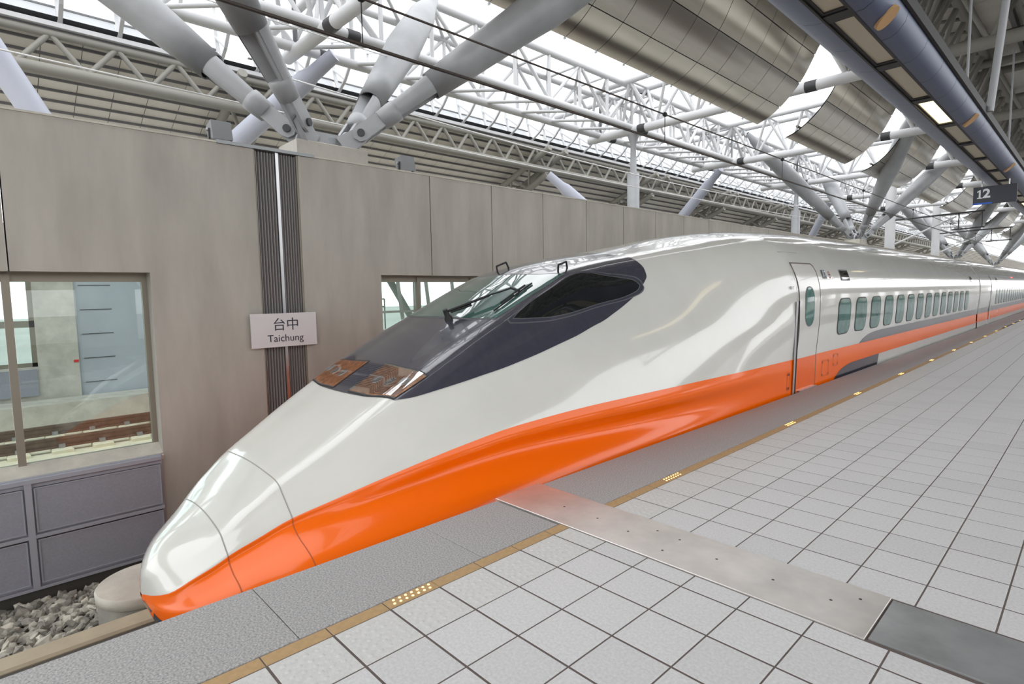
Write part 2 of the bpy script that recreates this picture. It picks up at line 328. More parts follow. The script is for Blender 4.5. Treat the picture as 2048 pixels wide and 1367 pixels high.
# ------------------------------------------------------------------ dividing wall
WX, WT = -5.5, 3.52
def wall():
    w = tag(empty('wall_left', (WX, 0, -1.7)), 'concrete dividing wall of tall precast panels', kind='structure')
    bk = -5.95; g = 0.008
    def panel(y0, y1, parts, nm='wall_panel'):
        mb = MB()
        for a, b, z0, z1 in parts: mb.box(bk, WX, a, b, z0, z1)
        return mb.build(nm, CONC, w)
    # window 1: y -3.6 .. -0.78 ; z -0.30 .. 1.87
    panel(0, 0, [(-3.6, -2.03-g, 1.87, WT), (-3.6, -2.03-g, -1.7, -0.33)])
    panel(0, 0, [(-2.03+g, 0.50, 1.87, WT), (-0.77, 0.50, -1.7, 1.87), (-2.03+g, -0.77, -1.7, -0.33)])
    # window 2: y 2.35 .. 6.0
    panel(0, 0, [(1.10, 3.328-g, 1.87, WT), (1.10, 2.35, -1.7, 1.87), (2.35, 3.328-g, -1.7, -0.33)])
    ys = [3.328+1.378*k for k in range(0, 80)]+[190.0]
    for k, (a, b) in enumerate(zip(ys[:-1], ys[1:])):
        if k == 0: panel(0, 0, [(a+g, b-g, 1.87, WT), (a+g, b-g, -1.7, -0.33)])
        elif k == 1: panel(0, 0, [(a+g, b-g, 1.87, WT), (a+g, b-g, -1.7, -0.33), (6.0, b-g, -0.33, 1.87)])
        else: panel(0, 0, [(a+g, b-g, -1.7, WT)])
    MB().box(bk, WX-0.03, 3.3, 112, 1.9, WT-0.03).build('joint_filler', mat('joint_filler_dark', (84, 80, 74), 0.9), w)  # dark filler showing in the panel joints
    # coping
    MB().box(bk-0.02, WX+0.012, -3.6, 0.50, WT, WT+0.022).build('coping', CONC2, w)
    MB().box(bk-0.02, WX+0.012, 1.10, 112, WT, WT+0.022).build('coping', CONC2, w)
    # expansion joint: two bellows and a bright centre strip
    ej = tag(empty('expansion_joint', (WX, 0.8, -1.7)), 'dark ribbed expansion joint running down the wall behind the station sign', 'expansion joint')
    for a, b in ((0.52, 0.79), (0.83, 1.08)):
        pts = []; n = 7
        for k in range(n):
            t = a+(b-a)*k/n; d = (b-a)/n
            pts += [(t, WX-0.095), (t+d*0.12, WX-0.095), (t+d*0.45, WX-0.03), (t+d*0.75, WX-0.035)]
        pts.append((b, WX-0.085))
        rows = [[(x, y, -1.7) for y, x in pts], [(x, y, WT-0.02) for y, x in pts]]
        MB().grid(rows, False).build('bellows', BELLOW, ej)
    MB().box(WX-0.1, WX-0.01, 0.79, 0.83, -1.7, WT-0.01).build('centre_strip', CHROME, ej)
    MB().box(WX-0.1, WX-0.012, 0.502, 0.522, -1.7, WT-0.01).build('edge_strip', FRAME, ej)
    MB().box(WX-0.1, WX-0.012, 1.078, 1.098, -1.7, WT-0.01).build('edge_strip', FRAME, ej)
    MB().box(WX-0.25, WX-0.1, 0.5, 1.1, -1.7, WT-0.02).build('backing', BLACK, ej)
    tag(MB().box(-6.0, WX+0.03, 0.05, 1.335, WT-0.005, WT+0.035).build('cap_flashing', mat('galvanised_flashing', (150, 154, 156), 0.45, 0.5)), 'galvanised metal flashing over the expansion joint on the wall top', 'flashing')
    # windows
    def window(n, y0, y1, mulls, top=1.87, sill=-0.33):
        o = tag(empty('window_%d' % n, (WX, y0, sill)), kind='structure')
        x0, x1 = -5.80, -5.72; t = 0.055
        fr = MB().box(x0, x1, y0, y1, top-t-0.05, top).box(x0, x1, y0, y1, sill, sill+t+0.04).box(x0, x1-.002, y0, y0+t, sill+t+0.04, top-t-0.05).box(x0, x1-.002, y1-t, y1, sill+t+0.04, top-t-0.05)
        fr.build('window_frame', FRAME, o)
        for ym in mulls: MB().box(x0-0.02, x1+0.03, ym-0.035, ym+0.035, sill+0.02, top-0.02).build('mullion', FRAME, o)
        e = [y0]+list(mulls)+[y1]
        for a, b in zip(e[:-1], e[1:]): MB().box(-5.763, -5.757, a+0.04, b-0.04, sill+0.08, top-0.08).build('pane', PANE, o)
        MB().add([(WX+0.02, y0, sill-0.02), (WX+0.02, y1, sill-0.02), (-5.72, y1, sill+0.10), (-5.72, y0, sill+0.10), (WX+0.02, y0, sill-0.07), (WX+0.02, y1, sill-0.07), (-5.72, y1, sill-0.07), (-5.72, y0, sill-0.07)],
                 [(0,1,2,3), (0,4,5,1), (4,7,6,5), (1,5,6,2), (0,3,7,4)]).build('window_sill', CONC2, o)
    window(1, -3.6, -0.77, [-2.06])
    window(2, 2.35, 6.0, [3.18, 4.35])
    # grey sound panels under window 1
    sp = tag(empty('sound_barrier', (-5.44, -2.2, -1.55)), 'grey framed sound absorbing panels below the left window', 'wall panel')
    MB().box(-5.498, -5.455, -3.6, -0.80, -1.55, -0.33).build('backing', GPANELF, sp)
    MB().box(-5.499, -5.47, -3.6, -0.80, -1.80, -1.55).build('shadow_strip', SOIL_SHADOW, sp)  # dark strip coloured as the shade of the recess under the panels
    for a, b in ((-3.5, -2.09), (-2.00, -0.825)):
        for c, d in ((-1.50, -1.01), (-0.93, -0.44)):
            p = MB().box(-5.456, -5.43, a, b, c, d).build('panel', GPANEL, sp)
            f = MB()
            f.box(-5.45, -5.418, a, b, d-0.012, d).box(-5.45, -5.418, a, b, c, c+0.012).box(-5.45, -5.419, a, a+0.014, c+0.012, d-0.012).box(-5.45, -5.419, b-0.014, b, c+0.012, d-0.012)
            f.build('frame_bead', GPANELF, p)
    for z in (-0.97,): MB().box(-5.456, -5.408, -3.6, -0.81, z-0.02, z+0.018).build('rail', GPANELF, sp)
    MB().box(-5.456, -5.40, -3.6, -0.81, -0.385, -0.34).build('rail', GPANELF, sp)
    MB().box(-5.456, -5.41, -3.6, -0.81, -1.56, -1.53).build('rail', GPANELF, sp)
    MB().box(-5.456, -5.404, -2.075, -2.015, -1.53, -0.385).build('post', GPANELF, sp)
    # station name sign
    sg = tag(empty('station_sign', (-5.40, 0.76, 0.87)), 'white station name sign reading Taichung in Chinese and English', 'sign')
    MB().box(-5.425, -5.40, 0.312, 1.208, 0.87, 1.33).build('board', SIGNW, sg)
    MB().box(-5.50, -5.425, 0.60, 0.66, 0.95, 1.25).box(-5.50, -5.425, 0.93, 0.99, 0.95, 1.25).build('bracket', FRAME, sg)
    text('lettering', '台中', 0.185, INK, (-5.399, 0.775, 1.165), (0, 1, 0), (0, 0, 1), sg)
    text('lettering', 'Taichung', 0.137, INK, (-5.399, 0.765, 0.985), (0, 1, 0), (0, 0, 1), sg)
    # speakers / floodlights on the wall top
    def flood(y, z, rz, lab):
        e = tag(empty('floodlight', (-5.65, y, z)), lab, 'floodlight', 'box floodlights on the wall top')
        b = MB().add([(-5.72, y-.12, z+.06), (-5.50, y-.12, z+.02), (-5.50, y+.12, z+.02), (-5.72, y+.12, z+.06), (-5.76, y-.12, z+.22), (-5.56, y-.12, z+.26), (-5.56, y+.12, z+.26), (-5.76, y+.12, z+.22)],
                     [(3,2,1,0), (4,5,6,7), (0,1,5,4), (1,2,6,5), (2,3,7,6), (3,0,4,7)]).build('housing', mat('floodlight_grey', (134, 136, 138), 0.5, 0.3), e)
        MB().box(-5.64, -5.60, y-.14, y-.12, z, z+.16).box(-5.64, -5.60, y+.12, y+.14, z, z+.16).box(-5.66, -5.58, y-.14, y+.14, z-.005, z+.012).build('bracket', DARKST, e)
        MB().lathe((-5.62, y-.145, z+.14), (-5.62, y-.2, z+.14), [(0, .02), (.02, .02)], 10).build('knob', CHROME, e)
    flood(2.95, WT+0.022, 0, 'grey box floodlight on the wall right of the strut pedestal')
    flood(0.14, WT+0.035, 0, 'grey box floodlight on the wall left of the strut pedestal')
wall()
def wall_right_added():  # unseen wall, added to cut horizon light and shape the train's reflections
    w = tag(empty('wall_right_added', (9.0, 0, -1.3)), 'unseen concrete wall right of the platform, added to shape light and reflections', kind='structure')
    for k in range(-6, 24):
        y = 5.0*k
        MB().box(9.0, 9.4, y+.01, y+4.99, 1.9, 3.5).box(9.0, 9.4, y+.01, y+4.99, -1.3, 0.2).box(9.0, 9.4, y+.01, y+1.6, .2, 1.9).build('wall_panel', CONC, w)
wall_right_added()

# ------------------------------------------------------------------ beyond the wall: far track and far wall
def beyond():
    tag(MB().box(-15.6, -10.2, -8, 14, -1.75, -1.42).build('floor_far', CREAM), kind='structure')
    for x, lab in ((-11.75, 'rusty brown running rail of the far track, nearer one'), (-13.2, 'rusty brown running rail of the far track, farther one')):
        e = tag(empty('rail', (x, 0, -1.4)), lab, 'rail', 'rails of the far track')
        MB().box(x-.07, x+.07, -8, 14, -1.34, -1.30).box(x-.02, x+.02, -8, 14, -1.30, -1.18).box(x-.036, x+.036, -8, 14, -1.18, -1.13).build('rail_profile', RAIL, e)
        me = MB().bevbox(-.26, .26, -.17, .17, -1.43, -1.34, .02).mesh('sleeper_block', CREAM)
        clip = MB().box(-.12, .12, -.05, .05, -1.34, -1.27).mesh('rail_clip', mat('clip_grey', (150, 150, 150), 0.5, 0.4))
        for k in range(-9, 8):
            o = link('sleeper_block', me, e); o.location = (x, k*.65, 0)
            o = link('rail_clip', clip, e); o.location = (x, k*.65, 0)
    led = tag(MB().box(-15.4, -14.4, -8, 14, -1.5, -0.85).build('trim_4', CONC2), kind='structure')
    w = tag(empty('wall_far', (-15.5, 0, -1)), 'far concrete wall with windows and grey panels', kind='structure')
    X0 = -15.5
    MB().box(X0-.4, X0, -1.35, -.55, -1.4, 3.4).build('concrete_pier', CONC2, w)
    MB().box(X0-.4, X0-.05, -.55, 3.6, -1.4, 3.4).build('grey_wall', mat('bluegrey_wall', (182, 188, 196), 0.7, noise=0.1, nscale=1), w)
    for k in range(6): MB().box(X0-.06, X0-.035, -.45, .22, -.55+.62*k, -.535+.62*k).build('groove', DARKST, w)
    MB().box(X0-.4, X0, -8, -1.35, -1.4, -.05).build('low_wall', CONC2, w)
    MB().box(X0-.05, X0+.05, -8, -1.38, -.75, -.1).box(X0-.05, X0+.06, -8, -1.38, -.42, -.38).build('sound_panel', GPANEL, w)
    MB().box(X0-.2, X0-.12, -8, -1.35, 2.1, 2.3).box(X0-.2, X0-.12, -8, -1.35, .92, 1.08).box(X0-.2, X0-.12, -8, -1.35, -.05, .05).box(X0-.2, X0-.12, -1.45, -1.35, -.05, 2.3).box(X0-.2, X0-.12, -3.2, -3.1, -.05, 2.3).build('window_frame', FRAME, w)
    MB().box(X0-.4, X0, -8, -1.35, 2.3, 3.4).build('lintel', CONC2, w)
    MB().box(X0+.0, X0+.02, -.66, -.56, .0, .06).build('red_tag', RED, w)
    # far glazed screen seen through window 2
    MB().box(X0-.4, X0, 3.6, 14, -1.4, .3).build('low_wall', CONC2, w)
    MB().box(X0-.4, X0, 3.6, 14, 2.4, 3.4).build('lintel', CONC2, w)
    for k in range(8): MB().bar((X0-.15, 4.2+1.25*k, .3), (X0-.15, 3.95+1.25*k, 2.4), .1, .1, (1, 0, 0)).build('mullion', TRUSSD, w)
    MB().box(X0-.2, X0-.1, 3.6, 14, .9, .98).build('transom', TRUSSD, w)
    MB().box(X0-.2, X0-.1, 3.6, 14, 2.3, 2.4).build('transom', TRUSSD, w)
    MB().box(X0-.17, X0-.15, 3.6, 14, .3, 2.4).build('pane', PANE, w)
    MB().box(X0-.17, X0-.15, -8, -1.4, .05, 2.1).build('pane', PANE, w)
    tube('brace', (X0-1.2, 4.1, 2.6), (X0-1.2, 6.3, .2), .14, TRUSSD, w)
    tube('brace', (X0-1.2, 10.5, .2), (X0-1.2, 9.0, 2.6), .14, TRUSSD, w)
    for z in (1.1, 1.4): tube('handrail', (X0-2.0, 6.8, z), (X0-2.0, 9.5, z), .03, TRUSSD, w)
    for k in range(4): tube('baluster', (X0-2.0, 6.8+.9*k, .2), (X0-2.0, 6.8+.9*k, 1.4), .03, TRUSSD, w)
beyond()

# ------------------------------------------------------------------ train
CX = -2.44
def pch(xs, ys):
    xs = np.array(xs, float); ys = np.array(ys, float); h = np.diff(xs); d = np.diff(ys)/h
    m = np.zeros(len(xs)); m[0] = d[0]; m[-1] = d[-1]
    for i in range(1, len(xs)-1):
        if d[i-1]*d[i] > 0:
            w1 = 2*h[i]+h[i-1]; w2 = h[i]+2*h[i-1]; m[i] = (w1+w2)/(w1/d[i-1]+w2/d[i])
    def f(x):
        x = min(max(float(x), xs[0]), xs[-1]); i = int(min(max(np.searchsorted(xs, x)-1, 0), len(xs)-2)); t = (x-xs[i])/h[i]
        return (2*t**3-3*t**2+1)*ys[i]+(t**3-2*t**2+t)*h[i]*m[i]+(-2*t**3+3*t**2)*ys[i+1]+(t**3-t**2)*h[i]*m[i+1]
    return f
T = dict(
 x2=pch([-1.56,-1.52,-1.45,-1.35,-1.2,-1.1,-1.0,-.8,-.5,0,.5,1,1.5,2,2.45,3,3.5,4,4.5,5,5.5,6,6.5,8],[.02,.13,.25,.36,.46,.51,.55,.60,.67,.76,.83,.86,.86,.86,.82,.81,.83,.88,.95,1.03,1.12,1.21,1.29,1.34]),
 z2=pch([-1.56,-1.55,-1.52,-1.45,-1.35,-1.2,-1.1,-1.0,-.9,-.8,-.5,0,.5,1,1.5,2,2.45,3,3.5,4,4.5,5,5.5,6,6.5,7.5,8.5],[-.56,-.49,-.44,-.37,-.31,-.21,-.12,-.03,.05,.13,.31,.60,.86,1.11,1.34,1.56,1.74,1.84,1.91,1.975,2.04,2.10,2.16,2.22,2.26,2.29,2.30]),
 z0=pch([-1.56,-1.55,-1.52,-1.45,-1.35,-1.2,-1.1,-1.0,-.9,-.8,-.5,0,.5,1,1.5,2,2.45,2.86,3.75,4.68,5.62,6.73,8.26,9.65],[-.55,-.47,-.40,-.31,-.235,-.14,-.06,.025,.10,.175,.35,.645,.915,1.175,1.42,1.665,1.86,1.955,2.085,2.235,2.385,2.505,2.59,2.62]),
 x5=pch([-1.56,-1.52,-1.45,-1.35,-1.2,-1.1,-.95,-.78,-.5,0,.5,1,2,3,4,5,6.4],[.03,.24,.42,.53,.61,.66,.74,.84,.97,1.15,1.28,1.38,1.52,1.60,1.65,1.68,1.69]),
 z5=pch([-1.56,-1.52,-1.45,-1.35,-1.2,-1.1,-.95,-.78,-.5,0,.5,1,2,3,4,5,6.4],[-0.61,-0.555,-0.49,-0.40,-0.31,-0.24,-0.155,-0.05,0.055,0.21,0.33,0.415,0.48,0.495,0.5,0.5,0.5]),
 b3=pch([-1.56,-.8,0,1,2,3,4,5,6,6.6],[.02,.03,.02,.0,.0,.03,.09,.18,.25,.265]),
 b4=pch([-1.56,-.8,0,1,2,3,4,5,6.5],[.02,.03,.03,.03,.05,.09,.13,.165,.18]),
 x6=pch([-1.56,-1.52,-1.35,-1.1,-.78,-.5,0,.5,1,2,3,4,5,6,7],[.03,.27,.60,.75,.93,1.03,1.17,1.28,1.37,1.49,1.565,1.615,1.655,1.68,1.688]),
 d6=pch([-1.56,-1.5,-1.35,-.78,0,1,2,3,4,5,6,7],[.01,.05,.08,.10,.14,.20,.26,.29,.30,.30,.30,.30]),
 x7=pch([-1.56,-1.52,-1.45,-1.35,-1.2,-1.1,-.95,-.78,-.5,0,.5,1,2,3,5,7],[.03,.30,.52,.70,.86,.94,1.07,1.22,1.36,1.5,1.57,1.62,1.655,1.67,1.675,1.675]),
 d7=pch([-1.56,-1.5,-1.35,-1.1,-.78,-.5,0,.5,1,2,3,4,5,6,7],[.02,.09,.14,.18,.24,.30,.40,.45,.50,.52,.54,.56,.60,.66,.7]),
 x8=pch([-1.56,-1.52,-1.45,-1.35,-1.2,-1.1,-.95,-.78,-.5,0,.5,1,2,3],[.02,.25,.46,.65,.85,.97,1.12,1.27,1.42,1.54,1.6,1.6,1.6,1.58]),
 z8=pch([-1.56,-1.54,-1.5,-1.4,-1.3,-1,-.5,1,6.5],[-.64,-.70,-.76,-.80,-.82,-.86,-.92,-.95,-.95]), mg=pch([-1.56,-1.5,-1.3],[.006,.03,.1]),
 c6=pch([-1.56,-1.3,-.78,0,1,2,3,4,5,6,7],[.008,.012,.012,.018,.03,.034,.03,.02,.01,.003,.0]))
NS = 6
_sec = {}
def section(y):
    y = round(float(min(y, 9.7)), 4)
    if y in _sec: return _sec[y]
    g = lambda k: T[k](y)
    p2 = np.array([g('x2'), g('z2')]); p5 = np.array([g('x5'), g('z5')]); z0 = g('z0'); d = p5-p2; L = np.hypot(*d)+1e-9; n = np.array([-d[1], d[0]])/L
    p3 = p2+.34*d+n*g('b3')*L*.5; p4 = p2+.68*d+n*g('b4')*L*.5
    c = np.array([(0, z0), (p2[0]*.55, z0-(z0-p2[1])*.28), p2, p3, p4, p5, (p5[0]+g('c6'), p5[1]-g('d6')*.42), (g('x6'), p5[1]-g('d6')), (g('x7'), p5[1]-g('d7')), (g('x8'), min(g('z8'), p5[1]-g('d7')-g('mg'))), (0, g('z8')-g('mg')*.8)])
    P = np.vstack([[-c[1, 0], c[1, 1]], c, [-c[9, 0], c[9, 1]]]); out = []
    t = (np.arange(NS)/NS)[:, None]
    for i in range(10):
        a, b, e, f = P[i:i+4]
        u, v, w = [np.linalg.norm(q)**.5+1e-6 for q in (b-a, e-b, f-e)]
        m1 = (e-b)+v*((b-a)/u-(e-a)/(u+v)); m2 = (e-b)+v*((f-e)/w-(f-b)/(v+w))
        out.append((2*t**3-3*t**2+1)*b+(t**3-2*t**2+t)*m1+(-2*t**3+3*t**2)*e+(t**3-t**2)*m2)
    out = np.vstack(out+[c[10][None]]); _sec[y] = out; return out
def sxz(y, s):
    a = section(y); q = abs(s)*NS; i = int(min(q, len(a)-2)); p = a[i]+(a[i+1]-a[i])*(q-i); return p
def surf(y, s, off=0.0):
    sg = 1 if s >= 0 else -1
    p = sxz(y, s); P = np.array([CX+sg*p[0], y, p[1]])
    if off:
        e = 0.02; q0 = sxz(y, max(abs(s)-e, 0)); q1 = sxz(y, min(abs(s)+e, 10)); ts = np.array([sg*(q1[0]-q0[0]), 0, q1[1]-q0[1]])
        if abs(s) < e: ts = np.array([sg*1.0, 0, 0])
        r0 = sxz(y-.01, s); r1 = sxz(y+.01, s); ty = np.array([sg*(r1[0]-r0[0]), .02, r1[1]-r0[1]])
        n = np.cross(ts, ty)*sg; n /= np.linalg.norm(n)+1e-12; P = P+n*off
    return P
_side = {}
def side(y, z, off=0.0):
    """point on the near flank at height z"""
    yy = round(float(min(y, 9.7)), 4)
    if yy not in _side:
        a = section(yy)[2*NS:9*NS+1]; _side[yy] = (a[::-1, 1].copy(), a[::-1, 0].copy())
    zz, xx = _side[yy]; x = np.interp(z, zz, xx)
    return (CX+x+off, y, z)
def spatch(y0, y1, lo, hi, off, m, name, parent, ny=24, nz=8):
    rows = []
    for i in range(ny+1):
        y = y0+(y1-y0)*i/ny; a, b = lo(y), hi(y); rows.append([side(y, a+(b-a)*k/nz, off) for k in range(nz+1)])
    return MB().grid(rows).build(name, m, parent)
def rrect(yc, zc, hw, hh, r, off, m, name, parent, n=7):
    """rounded rectangle on the near flank, cosine spaced"""
    ys = []
    for k in range(n+1): ys.append(-hw+r*(1-math.cos(math.pi/2*k/n)))
    ys = ys+[0.0]+[-v for v in reversed(ys)]
    rows = []
    for dy in ys:
        e = max(0, abs(dy)-(hw-r)); h = hh-r+math.sqrt(max(r*r-e*e, 0)); rows.append([side(yc+dy, zc-h+2*h*k/10, off) for k in range(11)])
    return MB().grid(rows).build(name, m, parent)
CONST = lambda v: (lambda y: v)

def train():
    C1 = tag(empty('train_car', (CX, 8, -1.1)), 'white and orange streamlined bullet train lead car with dark cockpit', 'train car', 'cars of the bullet train')
    Ys = [-1.56, -1.555, -1.545, -1.53, -1.51, -1.49, -1.46, -1.43, -1.40]+list(np.arange(-1.36, -.5, .05))+list(np.arange(-.5, 9.7, .1))+[9.7, 12, 16, 20, 23.7]
    n5 = 5*NS; n9 = 9*NS
    A = [np.array([[CX+x, y, z] for x, z in section(y)]) for y in Ys]
    def mir(p): q = p.copy(); q[..., 0] = 2*CX-q[..., 0]; return q
    wrows = []; o1 = []; o2 = []
    for a, y in zip(A, Ys):
        a = a.copy(); a[:, 1] = y
        wrows.append(np.vstack([mir(a[1:n5+1])[::-1], a[:n5+1]])); o1.append(a[n5:]); o2.append(mir(a[n5:])[::-1])
    def cap(rows):
        mb = MB().grid(rows); return mb
    b = cap(wrows); n = len(wrows[0]); b.add([tuple(p) for p in wrows[0]], [tuple(range(n-1, -1, -1))]); b.add([tuple(p) for p in wrows[-1]], [tuple(range(n))]); me = b.mesh('body_shell', WHITE); recalc(me); link('body_shell', me, C1)
    b = MB().grid(o1); b.grid(o2); b.add([tuple(p) for p in np.vstack([o2[0], o1[0][::-1]])], [tuple(range(len(o1[0])*2))]); me = b.mesh('orange_skirt', ORANGE); recalc(me); link('orange_skirt', me, C1)
    b = MB()
    b.grid([[surf(y, s, .004) for s in np.linspace(-9, 9, 41)] for y in (-1.555, -1.53, -1.48, -1.42, -1.36)]) if False else None
    # cockpit mask
    E = [(.166, 2.07, .106), (.29, 2.40, .18), (.526, 2.72, .2), (.85, 3.02, .2), (1.218, 3.215, .15), (1.643, 3.285, .1), (2.008, 3.29, .06), (2.442, 3.25, .04), (2.75, 3.12, .04), (3.0, 2.985, .05), (3.2, 2.86, .07), (3.381, 2.70, .09), (3.5, 2.585, .10), (3.577, 2.47, .11), (3.609, 2.264, .115)]
    fe = [pch(range(len(E)), [e[k] for e in E]) for k in range(3)]
    rows = []
    for i in np.linspace(0, len(E)-1, 90):
        ye, se, bd = fe[0](i), fe[1](i), fe[2](i)
        rows.append([surf(ye-bd*(1-a*a), a*se, .004) for a in np.linspace(-1, 1, 49)])
    me = MB().grid(rows).mesh('cockpit_mask', NAVY); link('cockpit_mask', me, C1)
    # windshield
    def ws(off, grow, m, name):
        rows = []
        for v in np.linspace(0, 1, 20):
            c = 1.268-grow+v*(2.185-1.268+2*grow); e = 1.345-grow+v*(2.335-1.345+2*grow); se = 1.70+.10*v+grow*1.2
            rows.append([surf(c+(e-c)*a*a, a*se, off) for a in np.linspace(-1, 1, 33)])
        return link(name, MB().grid(rows).mesh(name, m), C1)
    ws(.0055, .022, GASKET, 'windshield_frame'); ws(.008, 0, WSGLASS, 'windshield')
    up = pch([1.459, 1.55, 1.838, 2.256, 2.498, 2.922, 3.2, 3.325, 3.375], [2.087, 2.02, 1.95, 1.972, 2.018, 2.303, 2.45, 2.535, 2.64])
    lo = pch([1.459, 1.55, 1.623, 1.919, 2.446, 2.901, 3.238, 3.34, 3.375], [2.087, 2.25, 2.349, 2.633, 2.826, 2.829, 2.766, 2.70, 2.64])
    for sg in (1, -1):
        for off, g, m, nm in ((.0055, .075, GASKET, 'side_window_frame'), (.0068, .058, NAVY, 'side_window_surround'), (.0078, .012, GASKET, 'side_window_seal'), (.009, 0, CABGLASS, 'side_window')):
            rows = []
            for t in np.linspace(0, 1, 40):
                t2 = .5-.5*math.cos(math.pi*t); y = 1.459+t2*(3.375-1.459); yy = y+(t2-.5)*2*g*.9
                a, b_ = up(y)-g, lo(y)+g; rows.append([surf(yy, sg*(a+(b_-a)*k/10), off) for k in range(11)])
            link(nm, MB().grid(rows).mesh(nm, m), C1)
        # headlamp: rim, reflector, three lamps and cover
        h = empty('headlamp', (CX, .3, .75), C1); h.parent = C1; h.matrix_parent_inverse = Matrix.Translation(-Vector(C1.location))
        f0 = pch([.36, 1.14, 1.97], [.098, .116, .179])
        def hl(off, g, m, nm, s0=.37, s1=1.98, v0=0, v1=1):
            rows = []
            for s in np.linspace(s0-g*1.2, s1+g*1.2, 26):
                y0_ = f0(min(max(s, .36), 1.97))-g*.8; y1_ = .466+g*.8
                rows.append([surf(y0_+(y1_-y0_)*(v0+(v1-v0)*k/10), sg*s, off) for k in range(11)])
            return link(nm, MB().grid(rows).mesh(nm, m), h)
        hl(.0055, .028, BLACK, 'rim'); hl(.007, .012, GASKET, 'bezel'); hl(.0085, 0, COPPER, 'reflector')
        for s, yy in ((.75, .28), (1.2, .30), (1.65, .33)):
            q = surf(yy, sg*s, .008); nrm = surf(yy, sg*s, .05)
            MB().lathe(q, nrm, [(0, .058), (.006, .058), (.006, .05), (.001, .02)], 18).build('lamp', CHROME, h)
        hl(.02, .004, LENS, 'cover')
    # front panel seams
    for ys in (-.75, -1.13):
        for s0, s1, m in ((-5, 5, SEAM), (5, 10, OSEAM), (-10, -5, OSEAM)):
            link('panel_seam', MB().grid([[surf(ys-.003, s, .0025) for s in np.linspace(s0, s1, 60)], [surf(ys+.003, s, .0025) for s in np.linspace(s0, s1, 60)]]).mesh('panel_seam', m), C1)
    # dark lip under the nose
    rows = [[surf(y, s, .003) for s in np.linspace(8.55, 10, 10)] for y in np.linspace(-1.555, -.6, 24)]
    link('nose_lip', MB().grid(rows).mesh('nose_lip', NAVY), C1)
    # wiper
    wp = empty('wiper', (CX+.15, 1.3, 1.3), C1); wp.matrix_parent_inverse = Matrix.Translation(-Vector(C1.location))
    P = lambda y, s, o: Vector(surf(y, s, o))
    piv = P(1.23, .33, .0)
    MB().lathe(piv, P(1.23, .33, .1), [(0, .045), (.03, .04), (.05, .028), (.12, .026)], 14).build('pivot', BLACK, wp)
    tube('arm', P(1.24, .33, .09), P(1.62, .80, .075), .013, BLACK, wp); tube('arm', P(1.60, .78, .08), P(1.84, 1.03, .05), .009, BLACK, wp)
    tube('spring', P(1.27, .37, .07), P(1.45, .60, .055), .013, BLACK, wp)
    tube('blade', P(1.44, 1.385, .022), P(2.015, 1.30, .022), .009, BLACK, wp); tube('blade_holder', P(1.56, 1.33, .04), P(1.93, 1.27, .04), .010, BLACK, wp)
    tube('linkage', P(1.83, 1.0, .055), P(1.83, 1.30, .03), .013, BLACK, wp)
    # grab handles
    for s in (-.62, 1.52):
        h = empty('grab_handle', surf(2.38, s), C1); h.matrix_parent_inverse = Matrix.Translation(-Vector(C1.location))
        a, b_ = P(2.32, s, 0), P(2.50, s, 0); ua, ub = P(2.335, s, .075), P(2.485, s, .075)
        if s > 0: a, b_ = P(2.36, s, 0), P(2.52, s, 0); ua, ub = P(2.375, s, .075), P(2.505, s, .075)
        tube('leg', a, ua, .011, BLACK, h); tube('leg', b_, ub, .011, BLACK, h); tube('bar', ua, ub, .011, BLACK, h)
    # ---- flank of the straight part
    spatch(8.20, 11.02, lambda y: -.9, pch([8.2, 8.35, 8.55, 8.75, 9.0, 9.2, 11.02], [-.05, .03, .10, .145, .17, .185, .19]), .004, NAVY, 'dark_wedge', C1, 40)
    # white lower skirt with slanted front
    rows = []
    for i in range(31):
        t = i/30; rows.append([side((10.55+.45*(k/8))+(23.7-10.55-.45*(k/8))*t, -.9+1.09*(k/8 if k < 8 else 1), .006) for k in range(9)])
    for r_, row in enumerate(rows):
        pass
    MB().grid(rows).build('white_valance', WHITE, C1)
    spatch(9.62, 23.7, CONST(.5), pch([9.62, 9.75, 10.0, 10.3, 10.7, 11.2, 23.7], [.503, .55, .615, .655, .675, .683, .684]), .004, NAVY, 'dark_stripe', C1, 60)
    # door
    d = empty('door', (CX+1.69, 6.9, 0), C1); d.matrix_parent_inverse = Matrix.Translation(-Vector(C1.location))
    def dpatch(y0, y1, z0, z1, off, m, nm, r=.12, z_split=None):
        def hi(y):
            e = max(0, y-(y1-r)); return z1-r+math.sqrt(max(r*r-e*e, 0))
        return spatch(y0, y1, CONST(z0), hi, off, m, nm, d, 36, 14)
    dpatch(6.44, 7.36, -.06, 1.965, .004, WHITE, 'door_frame'); 
    spatch(6.44, 7.36, CONST(-.06), CONST(.5), .0045, ORANGE, 'frame_lower', d, 10, 6)
    dpatch(6.47, 7.325, -.04, 1.935, .006, mat('door_gap', (96, 84, 76), 0.7), 'door_gap')  # dark door joint, wider on the right as painted shadow of the reveal
    dpatch(6.50, 7.285, -.02, 1.915, .009, mat('door_white', (208, 207, 202), 0.2, coat=0.4), 'leaf')
    spatch(6.50, 7.285, CONST(-.02), CONST(.5), .0105, mat('door_orange', (236, 96, 2), 0.2, coat=0.2, spec=0.3), 'leaf_lower', d, 10, 6)
    rrect(6.875, 1.27, .185, .305, .175, .0115, GASKET, 'window_seal', d); rrect(6.875, 1.27, .168, .288, .16, .013, CARGLASS, 'window', d)
    MB().box(CX+1.68, CX+1.735, 6.55, 7.28, -.03, .012).build('step', CHROME, d)
    for o_, m in ((0, CHROME), (.045, BLACK)): tube('handrail', np.array(side(6.37+o_, 1.36, .03)), np.array(side(6.37+o_, -.03, .02)), .016, m, d)
    # drip strip above the door
    MB().bar(side(6.36, 2.09, .004), side(6.95, 2.09, .004), .01, .01).build('drip_strip', SEAM, C1)
